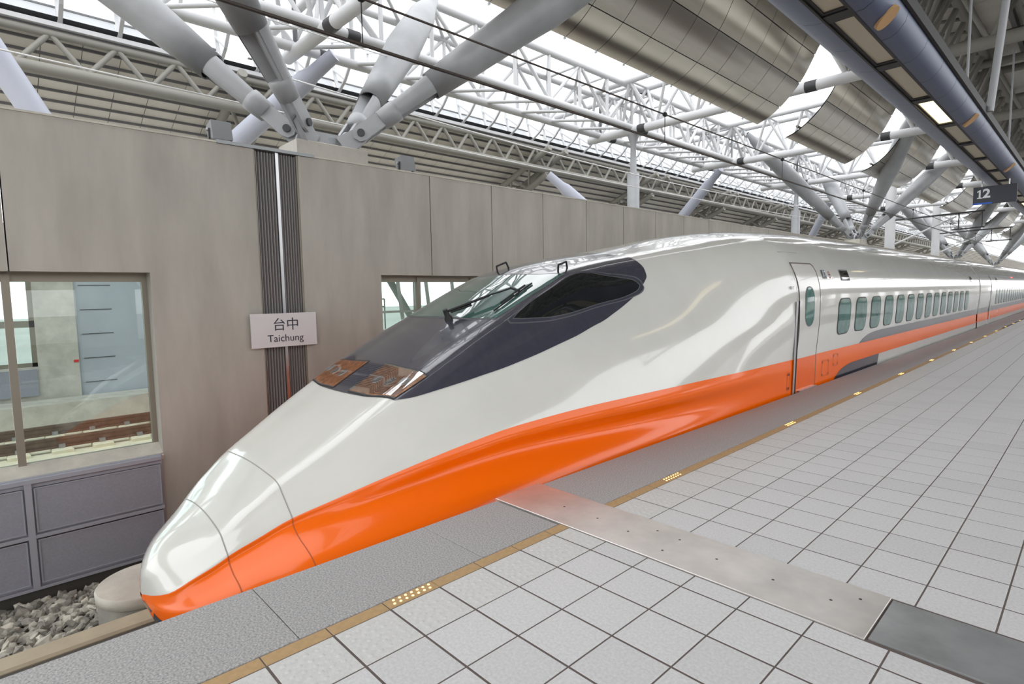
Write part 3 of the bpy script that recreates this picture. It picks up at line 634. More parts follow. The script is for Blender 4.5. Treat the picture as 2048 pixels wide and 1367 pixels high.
    # coach windows
    def cwin(parent, y, w=.66):
        a = rrect(y, 1.055, w/2+.012, .312, .16, .005, BLACK, 'window', parent); rrect(y, 1.055, w/2-.012, .296, .15, .0075, CARGLASS, 'pane', a)
    for k in range(14): cwin(C1, 8.53+.9655*k)
    def disp(y, w, parent=C1): 
        a = spatch(y-w/2, y+w/2, CONST(1.665), CONST(1.855), .005, GASKET, 'destination_display', parent, 4, 6); spatch(y-w/2+.02, y+w/2-.02, CONST(1.685), CONST(1.835), .007, CABGLASS, 'screen', a, 4, 6)
    disp(8.62, .47); disp(22.0, .40)
    a = spatch(7.52, 7.71, CONST(1.695), CONST(1.835), .005, mat('car_number_black', (52, 54, 62), 0.4), 'car_number', C1, 2, 4)
    q = side(7.612, 1.765, .009); text('numeral', '12', .15, WTXT, q, (0, 1, 0), (-.22, 0, 1), a, .001)
    q = side(7.86, 1.76, .007); t_ = MB(); ring = []
    for k in range(20):
        w = 2*math.pi*k/20; ring.append([side(7.86+.045*math.cos(w)*f_, 1.76+.06*math.sin(w)*f_, .005) for f_ in (1, .72)])
    MB().grid(ring+[ring[0]]).build('no_smoking_mark', mat('mark_red', (170, 70, 66), 0.5), C1)
    spatch(7.83, 7.89, CONST(1.752), CONST(1.768), .0055, INK, 'mark_bar', C1, 1, 1)
    q = side(6.30, 1.55, .006); text('code', '7R 12', .07, mat('stencil_grey', (150, 150, 148), .6), q, (0, 1, 0), (-.05, 0, 1), C1, .0006)
    # access hatches on the orange skirt
    def hatch(y0, y1, z0, z1):
        e = empty('access_hatch', side(y0, z0), C1); e.matrix_parent_inverse = Matrix.Translation(-Vector(C1.location)); t = .008
        for a_, b_, c_, d_ in ((y0, y1, z1-t, z1), (y0, y1, z0, z0+t), (y0, y0+t, z0, z1), (y1-t, y1, z0, z1)): spatch(a_, b_, CONST(c_), CONST(d_), .004, OSEAM, 'edge', e, 2, 2)
        for yy in (y0+.02, y1-.02):
            for zz in (z0+.03, z1-.03): spatch(yy-.012, yy+.012, CONST(zz-.014), CONST(zz+.014), .006, INK, 'latch', e, 1, 1)
    hatch(7.62, 7.95, .10, .36); hatch(8.17, 8.42, .22, .42); hatch(6.18, 6.27, .06, .32)
    # bogie frame hint keeps the car on the rail
    for yb in (1.6, 4.1, 18.2, 20.7):
        for s_ in (-.72, .72):
            MB().lathe((CX+s_-.06, yb, -.63), (CX+s_+.06, yb, -.63), [(0, .43), (.12, .43)], 24).build('wheel', DARKST, C1)
    # ---- following cars
    def coach(y0, lab, nwin, near):
        C = tag(empty('train_car', (CX, y0+12, -1.1)), lab, 'train car', 'cars of the bullet train')
        a = np.array([[CX+x, 0, z] for x, z in section(9.7)])
        y1 = y0+24.6
        def rows(p): return [np.vstack([[(x, y, z) for x, _, z in p]]) for y in (y0, y1)]
        full = np.vstack([mir(a[1:n5+1])[::-1], a[:n5+1]]); R = rows(full); b = MB().grid(R); nn = len(full); b.add([tuple(p) for p in R[0]], [tuple(range(nn))]); b.add([tuple(p) for p in R[1]], [tuple(range(nn))])
        me = b.mesh('body_shell', WHITE); recalc(me); link('body_shell', me, C)
        b = MB().grid(rows(a[n5:])); b.grid(rows(mir(a[n5:])[::-1])); me = b.mesh('orange_skirt', ORANGE); recalc(me); link('orange_skirt', me, C)
        spatch(y0, y1, CONST(-.9), CONST(.19), .006, WHITE, 'white_valance', C, 4); spatch(y0, y1, CONST(.5), CONST(.684), .004, NAVY, 'dark_stripe', C, 4)
        for yd in (y0+2.9,):
            dd = spatch(yd-.05, yd+.05, CONST(-.02), CONST(1.93), .006, mat('door_gap', (96, 84, 76), 0.7), 'door', C, 2, 12); 
            tube('handrail', np.array(side(yd-.12, 1.3, .015)), np.array(side(yd-.12, 0, .015)), .02, CHROME, C)
        disp(y0+4.6, .4, C)
        for k in range(nwin): cwin(C, y0+4.65+.93*k, .60)
        return C
    C2 = coach(23.95, 'second white and orange coach with a row of windows behind the lead car', 20, True)
    spatch(34.3, 35.1, CONST(1.86), CONST(1.90), .006, mat('red_reflection', (230, 60, 60), .4, emit=(255, 50, 50), estr=1.5), 'reflection_streak', C2, 2, 2)  # red reflection painted on the coach side as a glowing streak
    coach(48.8, 'farthest coach of the train at the right edge', 10, False)
    g = tag(empty('gangway', (CX, 23.8, -.5)), 'dark rubber gangway bellows between the lead car and second coach', 'gangway')
    MB().prism([(CX-1.5, -.8), (CX+1.5, -.8), (CX+1.58, 1.0), (CX+1.4, 1.9), (CX+1.0, 2.3), (CX-1.0, 2.3), (CX-1.4, 1.9), (CX-1.58, 1.0)], 'y', 23.69, 23.96).build('bellows', BLACK, g)
    g = tag(empty('gangway', (CX, 48.7, -.5)), 'dark gangway bellows between the second and farthest coach', 'gangway')
    MB().prism([(CX-1.5, -.8), (CX+1.5, -.8), (CX+1.58, 1.0), (CX+1.4, 1.9), (CX+1.0, 2.3), (CX-1.0, 2.3), (CX-1.4, 1.9), (CX-1.58, 1.0)], 'y', 48.54, 48.81).build('bellows', BLACK, g)
train()

# ------------------------------------------------------------------ roof
BAYS = [3.5, 15.0, 22.8, 30.6, 38.4, 46.2, 54.0, 66.0, 78.0, 92.0]
def struts():
    def strut(foot, tip, lab, detail=True):
        f = Vector(foot); t = Vector(tip); d = (t-f).normalized(); L = (t-f).length
        e = tag(empty('roof_strut', f), lab, 'strut', 'spindle struts fanning up from the wall pedestals')
        n = 28
        a = d.cross(Vector((0, 0, 1))).normalized(); b = a.cross(d)
        # tube with an open lower end, spindle shaped
        out = [(1.30, .205), (2.0, .25), (3.0, .295), (L*.55, .34), (L*.8, .30), (L-.9, .22), (L-.25, .15), (L, .12)]
        MB().lathe(f, t, [(1.32, .185), (1.31, .20)]+out, n, cap=False).build('tube', STEEL, e)
        MB().lathe(f, t, [(1.32, .187), (2.2, .22)], n, cap=False).build('tube_hollow_shade', DARKST, e)  # dark inner surface, coloured as the shade inside the open tube
        # cross plates tapering from the collar into the tube
        for u in (a+b, a-b):
            u = u.normalized(); w = d.cross(u)
            mb = MB(); q = []
            for s_, h in ((.60, .15), (1.35, .19), (1.9, .20)):
                for sg in (-1, 1): q.append(f+d*s_+u*h*sg)
            for k in (0, 1):
                p = [q[2*k], q[2*k+1], q[2*k+3], q[2*k+2]]; vs = [x+w*.022*g for g in (-1, 1) for x in p]
                mb.add(vs, [(0,1,2,3), (7,6,5,4), (0,4,5,1), (1,5,6,2), (2,6,7,3), (3,7,4,0)])
            mb.build('cross_plate', STEEL, e)
        # half shells closing two opposite quarters
        for k0 in (0, n//2):
            rows = []
            for s_, h in ((.58, .155), (1.0, .18), (1.35, .203)):
                rows.append([f+d*s_+(a*math.cos(2*math.pi*(k0+k)/n)+b*math.sin(2*math.pi*(k0+k)/n))*h for k in range(-n//8, n//8+1)])
            MB().grid(rows).build('half_shell', STEEL, e)
        MB().lathe(f, t, [(.36, .11), (.37, .145), (.58, .16), (.66, .16), (.67, .13)], n).build('collar', STEEL, e)
        # fork with pin
        for sg in (-1, 1):
            pts = [(-.12, .0), (-.09, -.09), (0, -.13), (.09, -.09), (.12, 0), (.11, .42), (-.11, .42)]
            vs = [f+b*x+d*y+a*(sg*.075+h) for h in (-.022, .022) for x, y in pts]; m = len(pts)
            MB().add(vs, [tuple(range(m)), tuple(range(2*m-1, m-1, -1))]+[(i, m+i, m+(i+1) % m, (i+1) % m) for i in range(m)]).build('fork', STEEL, e)
        MB().lathe(f-a*.13, f+a*.13, [(0, .055), (.26, .055)], 16).build('pin', DARKST, e)
        MB().add([f+b*x+d*y+a*h for h in (-.04, .04) for x, y in ((-.1, .1), (.1, .1), (.13, -.12), (.16, -.34), (-.16, -.34), (-.13, -.12))], [(0,1,2,3,4,5), (11,10,9,8,7,6)]+[(i, 6+i, 6+(i+1) % 6, (i+1) % 6) for i in range(6)]).build('lug', STEEL, e)
    names = {(-1, -1): 'leaning away and left', (1, -1): 'leaning towards the platform and left', (-1, 1): 'leaning away and right', (1, 1): 'leaning towards the platform and right'}
    which = ['big grey spindle strut on the nearest pedestal, ', 'grey spindle strut on the second pedestal, ', 'grey spindle strut on the third pedestal, ', 'small distant strut on the farthest pedestal, ']
    for k, (yb, zt) in enumerate(((1.60, 3.76), (27.9, 3.76), (53.0, 3.6), (76.0, 3.6))):
        pd = tag(empty('strut_pedestal', (-5.75, yb, WT)), ['pale concrete pedestal on the wall carrying the nearest struts', 'concrete pedestal on the wall above the train, second from the camera', 'concrete pedestal on the far wall, third from the camera', 'farthest concrete pedestal on the wall'][k], 'pedestal', 'strut pedestals on the wall')
        MB().bevbox(-6.15, WX-.01, yb-.50, yb+.60, WT+.02, zt, .01).build('block', CONC2 if k else mat('pedestal_concrete', (186, 182, 174), .85, noise=.12, nscale=3), pd)
        # saddle plate with round holes
        pl = MB(); 
        for h in (-.03, .03):
            pass
        Y0, Y1, z0, z1 = yb-.42, yb+.5, zt, zt+.21
        prof = [(Y0, z0), (Y1, z0), (Y1-.04, z0+.12), (Y1-.16, z1), (Y0+.16, z1), (Y0+.04, z0+.12)]
        MB().prism(prof, 'x', -5.80, -5.74).build('saddle_plate', STEEL, pd)
        for yy in (yb-.10, yb+.14):
            MB().lathe((-5.736, yy, zt+.115), (-5.70, yy, zt+.115), [(0, .062), (.003, .06)], 20).build('hole', GLAZE if k == 0 else STEEL, pd)
        for (sx, sy), nm in names.items():
            foot = Vector((-5.75+sx*.24, yb+.05+sy*.46, zt+.22)); tip = Vector((-5.75+sx*3.25, yb+sy*4.75, 8.45))
            if k == 0:
                # matched to the slight skew of the nearest group
                tip = {(-1, -1): Vector((-8.98, -3.20, 8.5)), (1, -1): Vector((-2.75, -2.95, 8.35)), (-1, 1): Vector((-9.05, 6.15, 8.65)), (1, 1): Vector((-2.6, 6.55, 7.75))}[(sx, sy)]
            strut(foot, tip, which[k]+nm)
struts()

def trusses():
    def lattice(segs, m, name, parent):
        mb = MB()
        for p, q, r in segs: mb.lathe(p, q, [(0, r), ((Vector(q)-Vector(p)).length, r)], 6, cap=False)
        o = mb.build(name, m, parent); o['kind'] = 'stuff'; return o
    def put(segs, e, far, names, m):
        """each member its own part when near; one lattice when the members are only a few pixels long"""
        if far: lattice(segs, m, 'lattice', e)
        else:
            for (p, q, r), nm in zip(segs, names): tube(nm, p, q, r, m, e, 8)
    def box_truss_y(y0, y1, npan, lab, far=False):
        e = tag(empty('box_truss', (-10.2, y0, 7.3)), lab, 'truss', 'white longitudinal roof trusses over the skylight')
        A = (-9.5, 7.33); B = (-10.9, 7.33); C = (-9.5, 8.75); D = (-10.9, 8.75)
        for x, z in (A, B, C, D): tube('chord', (x, y0, z), (x, y1, z), .115, TRUSS, e, 12)
        p = (y1-y0)/npan; sg = []; nm = []
        for k in range(npan+1):
            y = y0+p*k
            for x in (-9.5, -10.9): sg.append(((x, y, 7.33), (x, y, 8.75), .055)); nm.append('post')
            sg.append(((-9.5, y, 8.75), (-10.9, y, 8.75), .05)); nm.append('cross_tie')
            if k < npan:
                sg.append(((-9.5, y, 7.33) if k % 2 else (-9.5, y, 8.75), (-9.5, y+p, 8.75) if k % 2 else (-9.5, y+p, 7.33), .055))
                sg.append(((-10.9, y, 8.75) if k % 2 else (-10.9, y, 7.33), (-10.9, y+p, 7.33) if k % 2 else (-10.9, y+p, 8.75), .055))
                sg.append(((-9.5, y, 8.75), (-10.9, y+p, 8.75), .05)); sg.append(((-10.9, y, 7.33), (-9.5, y+p, 7.33), .05)); nm += ['diagonal']*4
        put(sg, e, far, nm, TRUSS)
        if not far:
            for x, z in (A, B, C): MB().lathe((x, y0+.55, z), (x, y0+1, z), [(0, .13), (.3, .13)], 12).build('splice', DARKST, e)
    box_truss_y(-5.0, BAYS[0], 6, 'white tubular box truss bay at the upper left, behind the nearest struts')
    lab = ['white tubular box truss bay over the wall panels in the middle', 'white box truss bay just right of the grey column', 'white box truss bay behind the second strut group', 'distant white box truss bay, fourth from the middle one', 'distant white box truss bay beyond the second strut group', 'far white box truss bay near the third strut group', 'very distant white box truss bay, third last', 'very distant white box truss bay, second last', 'very distant white box truss bay, last one']
    for k, (a, b) in enumerate(zip(BAYS[:-1], BAYS[1:])): box_truss_y(a, b, 8 if k == 0 else 6, lab[k], k > 3)
    # transverse box trusses; the platform side uses the greyer material
    tl = ['white transverse roof truss behind the nearest struts', 'white transverse roof truss in the first gap of the metal vaults', 'white transverse roof truss in the second gap of the metal vaults', 'white transverse roof truss in the third gap of the metal vaults', 'white transverse roof truss in the fourth gap of the metal vaults', 'white transverse roof truss in the fifth gap of the metal vaults', 'far white transverse roof truss, fourth last', 'far white transverse roof truss, third last', 'far white transverse roof truss, second last', 'farthest white transverse roof truss']
    for k, y in enumerate(BAYS):
        e = tag(empty('cross_truss', (-4, y, 7.3)), tl[k], 'truss', 'transverse roof trusses')
        x0, xm, x1 = -13.6, -2.2, 9.0; zl = lambda x: 7.25-.25*(x+11.4)/20.4
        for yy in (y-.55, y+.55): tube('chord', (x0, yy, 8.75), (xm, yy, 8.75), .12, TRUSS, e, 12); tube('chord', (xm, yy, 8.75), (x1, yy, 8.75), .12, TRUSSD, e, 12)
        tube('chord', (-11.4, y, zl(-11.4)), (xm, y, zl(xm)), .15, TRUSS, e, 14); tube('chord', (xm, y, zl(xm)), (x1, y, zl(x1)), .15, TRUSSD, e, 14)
        n = 14; p = (x1+11.4)/n; G = {0: [], 1: []}; N = {0: [], 1: []}
        for i in range(n):
            xa = -11.4+p*i; q = 0 if xa+p/2 < xm else 1
            for s in (-.55, .55):
                G[q] += [((xa, y, zl(xa)), (xa+p/2, y+s, 8.75), .055), ((xa+p/2, y+s, 8.75), (xa+p, y, zl(xa+p)), .055)]; N[q] += ['diagonal']*2
            G[q].append(((xa+p/2, y-.55, 8.75), (xa+p/2, y+.55, 8.75), .05)); N[q].append('cross_tie')
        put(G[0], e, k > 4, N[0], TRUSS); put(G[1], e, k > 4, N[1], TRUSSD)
        if k < 6:
            for xs in (-9.2, -3.7): MB().lathe((xs, y, zl(xs)), (xs+1, y, zl(xs+1)), [(0, .158), (.30, .158)], 14).build('splice', DARKST, e)
    # triangular edge truss below the left roof
    el = ['grey edge truss bay under the left roof at the far left', 'grey edge truss bay under the left roof above the middle wall panels', 'grey edge truss bay under the left roof right of the column', 'grey edge truss bay behind the second strut group', 'distant grey edge truss bay under the left roof', 'far grey edge truss bay near the third strut group', 'very distant grey edge truss bay, fourth last', 'very distant grey edge truss bay, third last', 'very distant grey edge truss bay, second last', 'very distant grey edge truss bay, last one']
    E = [-5.0]+BAYS
    for k, (a, b) in enumerate(zip(E[:-1], E[1:])):
        e = tag(empty('edge_truss', (-14, a, 6.5)), el[k], 'truss', 'grey edge trusses under the left roof')
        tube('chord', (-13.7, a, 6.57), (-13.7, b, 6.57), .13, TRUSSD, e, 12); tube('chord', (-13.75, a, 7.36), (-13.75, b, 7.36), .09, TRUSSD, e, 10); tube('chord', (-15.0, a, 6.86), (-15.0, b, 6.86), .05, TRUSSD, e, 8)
        n = int((b-a)/1.15); p = (b-a)/n; sg = []; nm = []
        for i in range(n):
            y = a+p*i
            sg += [((-13.7, y, 6.6), (-13.75, y+p/2, 7.36), .06), ((-13.75, y+p/2, 7.36), (-13.7, y+p, 6.6), .06), ((-13.7, y, 6.6), (-15.0, y+p/2, 6.86), .055), ((-15.0, y+p/2, 6.86), (-13.7, y+p, 6.6), .055)]; nm += ['diagonal']*4
        # rafter truss dropping with the roof slope at the bay end
        for dy in (-.5, .5): tube('rafter', (-13.0, b+dy, 7.25), (-19, b+dy, 4.90), .12, TRUSSD, e, 12)
        tube('rafter', (-13.6, b, 6.4), (-19, b, 4.11), .14, TRUSSD, e, 12)
        for i in range(5):
            xx = -13.6-1.1*i; z = lambda x: 6.4+.4234*(x+13.6)
            for dy in (-.5, .5):
                zz = 7.25+.392*((xx-.55)+13.0); sg += [((xx, b, z(xx)), (xx-.55, b+dy, zz), .055), ((xx-.55, b+dy, zz), (xx-1.1, b, z(xx-1.1)), .055)]; nm += ['diagonal']*2
        put(sg, e, k > 4, nm, TRUSSD)
trusses()

def decks():
    # left deck slopes down away from the tracks
    d = tag(empty('ceiling', (-17, 0, 6)), 'sloping left roof deck of pale sheets on dark purlins', kind='structure')
    Z = lambda x: 7.45+.392*(x+13.7)
    xs = [-13.75-.385*k for k in range(14)]
    def slab(xa, xb, y0, y1):
        return MB().add([(xa-.006, y0, Z(xa)+.06), (xb+.006, y0, Z(xb)+.06), (xb+.006, y1, Z(xb)+.06), (xa-.006, y1, Z(xa)+.06), (xa-.006, y0, Z(xa)+.09), (xb+.006, y0, Z(xb)+.09), (xb+.006, y1, Z(xb)+.09), (xa-.006, y1, Z(xa)+.09)],
                        [(0,1,2,3), (7,6,5,4), (0,4,5,1), (1,5,6,2), (2,6,7,3), (3,7,4,0)])
    far = MB()
    for i, (xa, xb) in enumerate(zip(xs[:-1], xs[1:])):
        if i < 11:
            me = slab(xa, xb, .007, .738).mesh('deck_sheet', DECK)
            for k in range(-3, 20): o = link('deck_sheet', me, d); o.location = (0, -.13+.745*k, 0)
            b = slab(xa, xb, -30, -2.38); far.add(b.v, b.f)
            for k in range(20, 60): b = slab(xa, xb, -.13+.745*k+.007, -.13+.745*k+.738); far.add(b.v, b.f)
            b = slab(xa, xb, 44.6, 320); far.add(b.v, b.f)
        else: b = slab(xa, xb, -30, 320); far.add(b.v, b.f)
        MB().box(xa-.025, xa+.025, -9, 320, Z(xa)+.005, Z(xa)+.065).build('purlin', PURL, d)
    o = far.build('deck_sheeting', DECK, d); o['kind'] = 'stuff'
    MB().add([(-13.6, -30, 7.70), (-18.9, -30, Z(-18.9)+.15), (-18.9, 320, Z(-18.9)+.15), (-13.6, 320, 7.70)], [(0, 1, 2, 3)]).build('roof_skin', DARKST, d)
    MB().box(-13.78, -13.60, -9, 320, 7.48, 7.58).build('eave_trim', TRUSS, d)
    # right deck over the platform
    r = tag(empty('ceiling_right', (4, 20, 9)), 'right roof deck over the platform with dark purlins', kind='structure')
    far = MB()
    for k in range(13):
        x = -2.7+.95*k
        for j in range(32):
            b = MB().box(x+.01, x+.94, 3.0+3.1*j+.01, 3.0+3.1*(j+1)-.01, 9.36, 9.40)
            if k < 7 and 2 <= j < 14: b.build('deck_sheet', DECK, r)
            else: far.add(b.v, b.f)
        MB().box(x-.06, x+.06, 2, 110, 9.12, 9.36).build('purlin', PURL, r)
    o = far.build('deck_sheeting', DECK, r); o['kind'] = 'stuff'
    for j in range(0, 26): tube('rafter', (-2.7, 5+3.9*j, 9.05), (9.5, 5+3.9*j, 9.05), .09, TRUSSD, r, 10)
    MB().box(-2.8, 10, -30, 240, 9.42, 9.46).build('roof_skin', DARKST, r)
    MB().box(-2.7, 10, -30, 3.0, 9.36, 9.40).build('deck_rear', DECK, r)  # unseen roof behind the camera, added to cut overhead light on the floor
    rl = ['beige longitudinal truss over the platform in the top right corner', 'beige longitudinal truss over the platform, outer one', 'beige longitudinal truss beside the curved metal vaults', 'beige longitudinal truss over the middle of the platform']
    for q, x in enumerate((1.1, 4.2, -1.3, 2.7)):
        e = tag(empty('platform_truss', (x, 10, 8)), rl[q], 'truss', 'trusses under the right deck')
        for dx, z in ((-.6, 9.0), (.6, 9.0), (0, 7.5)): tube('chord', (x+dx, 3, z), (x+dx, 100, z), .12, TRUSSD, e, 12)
        mb = MB()
        for k in range(80):
            y = 4+1.15*k; sg = []
            for s in (-.6, .6): sg += [((x, y, 7.5), (x+s, y+.57, 9.0), .06), ((x+s, y+.57, 9.0), (x, y+1.15, 7.5), .06)]
            sg.append(((x-.6, y, 9.0), (x+.6, y+.57, 9.0), .05))
            for p0, p1, rr in sg:
                if k < 26: tube('diagonal', p0, p1, rr, TRUSSD, e, 8)
                else: mb.lathe(p0, p1, [(0, rr), ((Vector(p1)-Vector(p0)).length, rr)], 6, cap=False)
        o = mb.build('lattice', TRUSSD, e); o['kind'] = 'stuff'
    # clerestory glazing above the left eave
    gl = ['white clerestory glazing with slim fins at the far left', 'white clerestory glazing with curved fins above the middle wall', 'white clerestory glazing right of the grey column', 'white clerestory glazing behind the second strut group', 'distant white clerestory glazing', 'far white clerestory glazing near the third strut group', 'very distant clerestory glazing, fourth last', 'very distant clerestory glazing, third last', 'very distant clerestory glazing, second last', 'very distant clerestory glazing, last one']
    E = [-5.0]+BAYS
    fin = MB()
    for u, v, w in (((-13.70, 7.60), (-13.95, 8.35), .09), ((-13.95, 8.35), (-14.0, 9.2), .08), ((-13.70, 7.60), (-13.25, 7.85), .08), ((-13.25, 7.85), (-12.85, 8.25), .08), ((-12.85, 8.25), (-12.6, 8.75), .08), ((-13.25, 7.85), (-13.9, 8.3), .06), ((-12.85, 8.25), (-13.97, 8.8), .06), ((-12.6, 8.75), (-14.0, 9.15), .06)):
        fin.bar((u[0], 0, u[1]), (v[0], 0, v[1]), .05, w, (0, 1, 0))
    fm = fin.mesh('fin', TRUSS)
    for k, (a, b) in enumerate(zip(E[:-1], E[1:])):
        e = tag(empty('clerestory', (-13.7, a, 7.6)), gl[k], 'glazing', 'clerestory bands over the left eave')
        n = int(round((b-a-.9)/1.13)); p = (b-a-.9)/n
        for i in range(n+1):
            o = link('fin', fm, e); o.location = (0, a+.1+p*i, 0)
            if i < n:
                y0, y1 = a+.13+p*i, a+.07+p*(i+1)
                for (xa, za), (xb, zb), nm in (((-13.78, 7.60), (-14.0, 8.02), 'lower_pane'), ((-14.02, 8.07), (-14.12, 9.3), 'upper_pane')):
                    MB().add([(xa, y0, za), (xa, y1, za), (xb, y1, zb), (xb, y0, zb), (xa-.02, y0, za), (xa-.02, y1, za), (xb-.02, y1, zb), (xb-.02, y0, zb)], [(0,1,2,3), (7,6,5,4), (0,4,5,1), (1,5,6,2), (2,6,7,3), (3,7,4,0)]).build(nm, GLAZE, e)
        MB().box(-14.05, -13.98, a, b-.7, 8.025, 8.06).build('transom', PURL, e)
decks()

def vaults():
    prof = pch([-4.62, -4.40, -4.0, -3.62, -3.38, -3.2, -3.03, -2.88], [6.16, 6.236, 6.477, 6.839, 7.158, 7.487, 7.834, 8.25])
    lens = [(-.6, 14.0), (16.1, 21.75), (23.9, 29.55), (31.7, 37.3), (39.5, 45.1), (47.3, 52.9), (55.1, 64.9), (67.1, 76.9), (79.1, 90.9)]
    vl = ['large curved metal ceiling vault of square sheets at top centre', 'second curved metal ceiling vault beyond the first roof gap', 'third curved metal ceiling vault beyond the second roof gap', 'fourth curved metal ceiling vault, small in the distance', 'fifth curved metal ceiling vault far off', 'sixth curved metal ceiling vault far off', 'tiny curved metal ceiling vault, third last', 'tiny curved metal ceiling vault, second last', 'tiny curved metal ceiling vault, last one']
    # arc length sampling
    X = np.linspace(-4.62, -2.88, 200); Zs = np.array([prof(x) for x in X]); L = np.concatenate([[0], np.cumsum(np.hypot(np.diff(X), np.diff(Zs)))])
    def at(t): return (np.interp(t*L[-1], L, X), np.interp(t*L[-1], L, Zs))
    for k, (a, b) in enumerate(lens):
        e = tag(empty('ceiling_vault', (-3.8, a, 6.2)), vl[k], 'ceiling panel', 'curved metal ceiling vaults')
        n = int(round((b-a)/.915)); p = (b-a)/n; R = 4
        for r in range(R):
            t0, t1 = r/R, (r+1)/R
            pts = [at(t0+(t1-t0)*(.012+.976*i/6)) for i in range(7)]
            mb = MB().grid([[(x, .006, z) for x, z in pts], [(x, p-.006, z) for x, z in pts]])
            me = mb.mesh('metal_sheet', VAULT)
            for i in range(n): o = link('metal_sheet', me, e); o.location = (random.uniform(-.002, .002), a+p*i, 0)
        back = [at(i/12) for i in range(13)]
        MB().grid([[(x-.02, a+.01, z+.025) for x, z in back], [(x-.02, b-.01, z+.025) for x, z in back]]).build('backing', DARKST, e)
        cl = MB().box(-.03, .02, -.012, .012, -.02, .02).mesh('clip', GLAZE)
        for i in range(n):
            o = link('clip', cl, e); o.location = (-4.62, a+p*i, 6.15)
        for x, z in (at(.15), at(.85)): tube('hanger_rail', (x-.08, a, z+.12), (x-.08, b, z+.12), .04, TRUSSD, e, 8)
vaults()

def canopy():
    e = tag(empty('lighting_canopy', (.75, 10, 3.7)), 'long blue grey lighting canopy hung over the platform', 'light fixture')
    y0, P = 2.95, 1.505
    left = [(.375, 3.90), (.385, 3.86), (.44, 3.78), (.53, 3.715), (.62, 3.69), (.685, 3.685)]
    right = [(.905, 3.685), (.97, 3.69), (1.03, 3.725), (1.08, 3.79), (1.10, 3.86), (1.105, 3.90)]
    ml = MB().grid([[(x, .003, z) for x, z in left], [(x, P/2-.003, z) for x, z in left]]).mesh('shell_panel', SHELL)
    mr = MB().grid([[(x, .003, z) for x, z in right], [(x, P/2-.003, z) for x, z in right]]).mesh('shell_panel', SHELL)
    for k in range(-6, 100):
        for me in (ml, mr): o = link('shell_panel', me, e); o.location = (0, y0-.1+P/2*k, 0)
    MB().box(.38, 1.10, y0-.1-3*P, 80, 3.90, 3.93).build('back_plate', BLACK, e)
    MB().box(.683, .70, y0-.1-3*P, 80, 3.68, 3.90).build('inner_edge', BLACK, e); MB().box(.89, .907, y0-.1-3*P, 80, 3.68, 3.90).build('inner_edge', BLACK, e)
    MB().box(1.105, 1.135, y0-.1-3*P, 80, 3.86, 3.97).build('edge_trim', BLACK, e)
    for k in range(-3, 50):
        y = y0+P*k
        fr = MB().box(.70, .89, y-.03, y, 3.70, 3.74).box(.70, .89, y+1.29, y+1.32, 3.70, 3.74).box(.70, .72, y, y+1.29, 3.70, 3.74).box(.87, .89, y, y+1.29, 3.70, 3.74).build('light_frame', DARKST, e)
        MB().box(.72, .87, y, y+1.29, 3.715, 3.73).build('diffuser', DIFFL if k in (2, 10) else DIFF, fr)
        MB().box(.69, .90, y+1.32, y+P-.03, 3.688, 3.75).build('divider', BLACK, e)
    for y in (3.25, 7.45, 11.9, 16.3):
        n = 24; c = Vector((1.035, y, 3.717)); u = Vector((.75, 0, .66)).normalized(); v = Vector((0, 1, 0)); w = v.cross(u)
        rim = [c+u*.10*math.cos(2*math.pi*k/n)+v*.085*math.sin(2*math.pi*k/n) for k in range(n)]
        MB().add(rim+[p-w*.03 for p in rim], [tuple(range(n, 2*n)), tuple(range(n-1, -1, -1))]+[(k, (k+1) % n, n+(k+1) % n, n+k) for k in range(n)]).build('speaker_grille', BROWN, e)
    tube('hanger', (1.16, 7.9, 3.9), (1.55, 7.9, 9.0), .045, STEEL, e, 12)
    tube('hanger', (1.16, 15.7, 3.9), (1.45, 15.7, 9.0), .045, STEEL, e, 12)
    for y in range(4, 48, 6): tube('hanger', (.6, y, 3.93), (.6, y, 7.1), .02, STEEL, e, 8)
    # platform car-number sign
    s = tag(empty('car_number_sign', (.75, 13, 3.2)), 'charcoal hanging sign with white number 12 and blue bar', 'sign')
    MB().box(.37, 1.06, 13.0, 13.05, 3.215, 3.575).build('board', SIGNB, s)
    MB().prism([(.435, 3.335), (.435, 3.355), (.462, 3.355), (.462, 3.475), (.435, 3.462), (.435, 3.485), (.472, 3.510), (.492, 3.510), (.492, 3.355), (.517, 3.355), (.517, 3.335)], 'y', 12.993, 13.0).build('numeral_one', WTXT, s)
    text('numeral_two', '2', .25, WTXT, (.585, 12.996, 3.424), (1, 0, 0), (0, 0, 1), s, .002, bold=.008)
    MB().box(.372, .68, 12.992, 13.0, 3.217, 3.248).build('blue_bar', BLUE, s)
    for x in (.5, .93): tube('hanger', (x, 13.02, 3.57), (x, 13.02, 3.70), .012, CHROME, s, 8)
canopy()

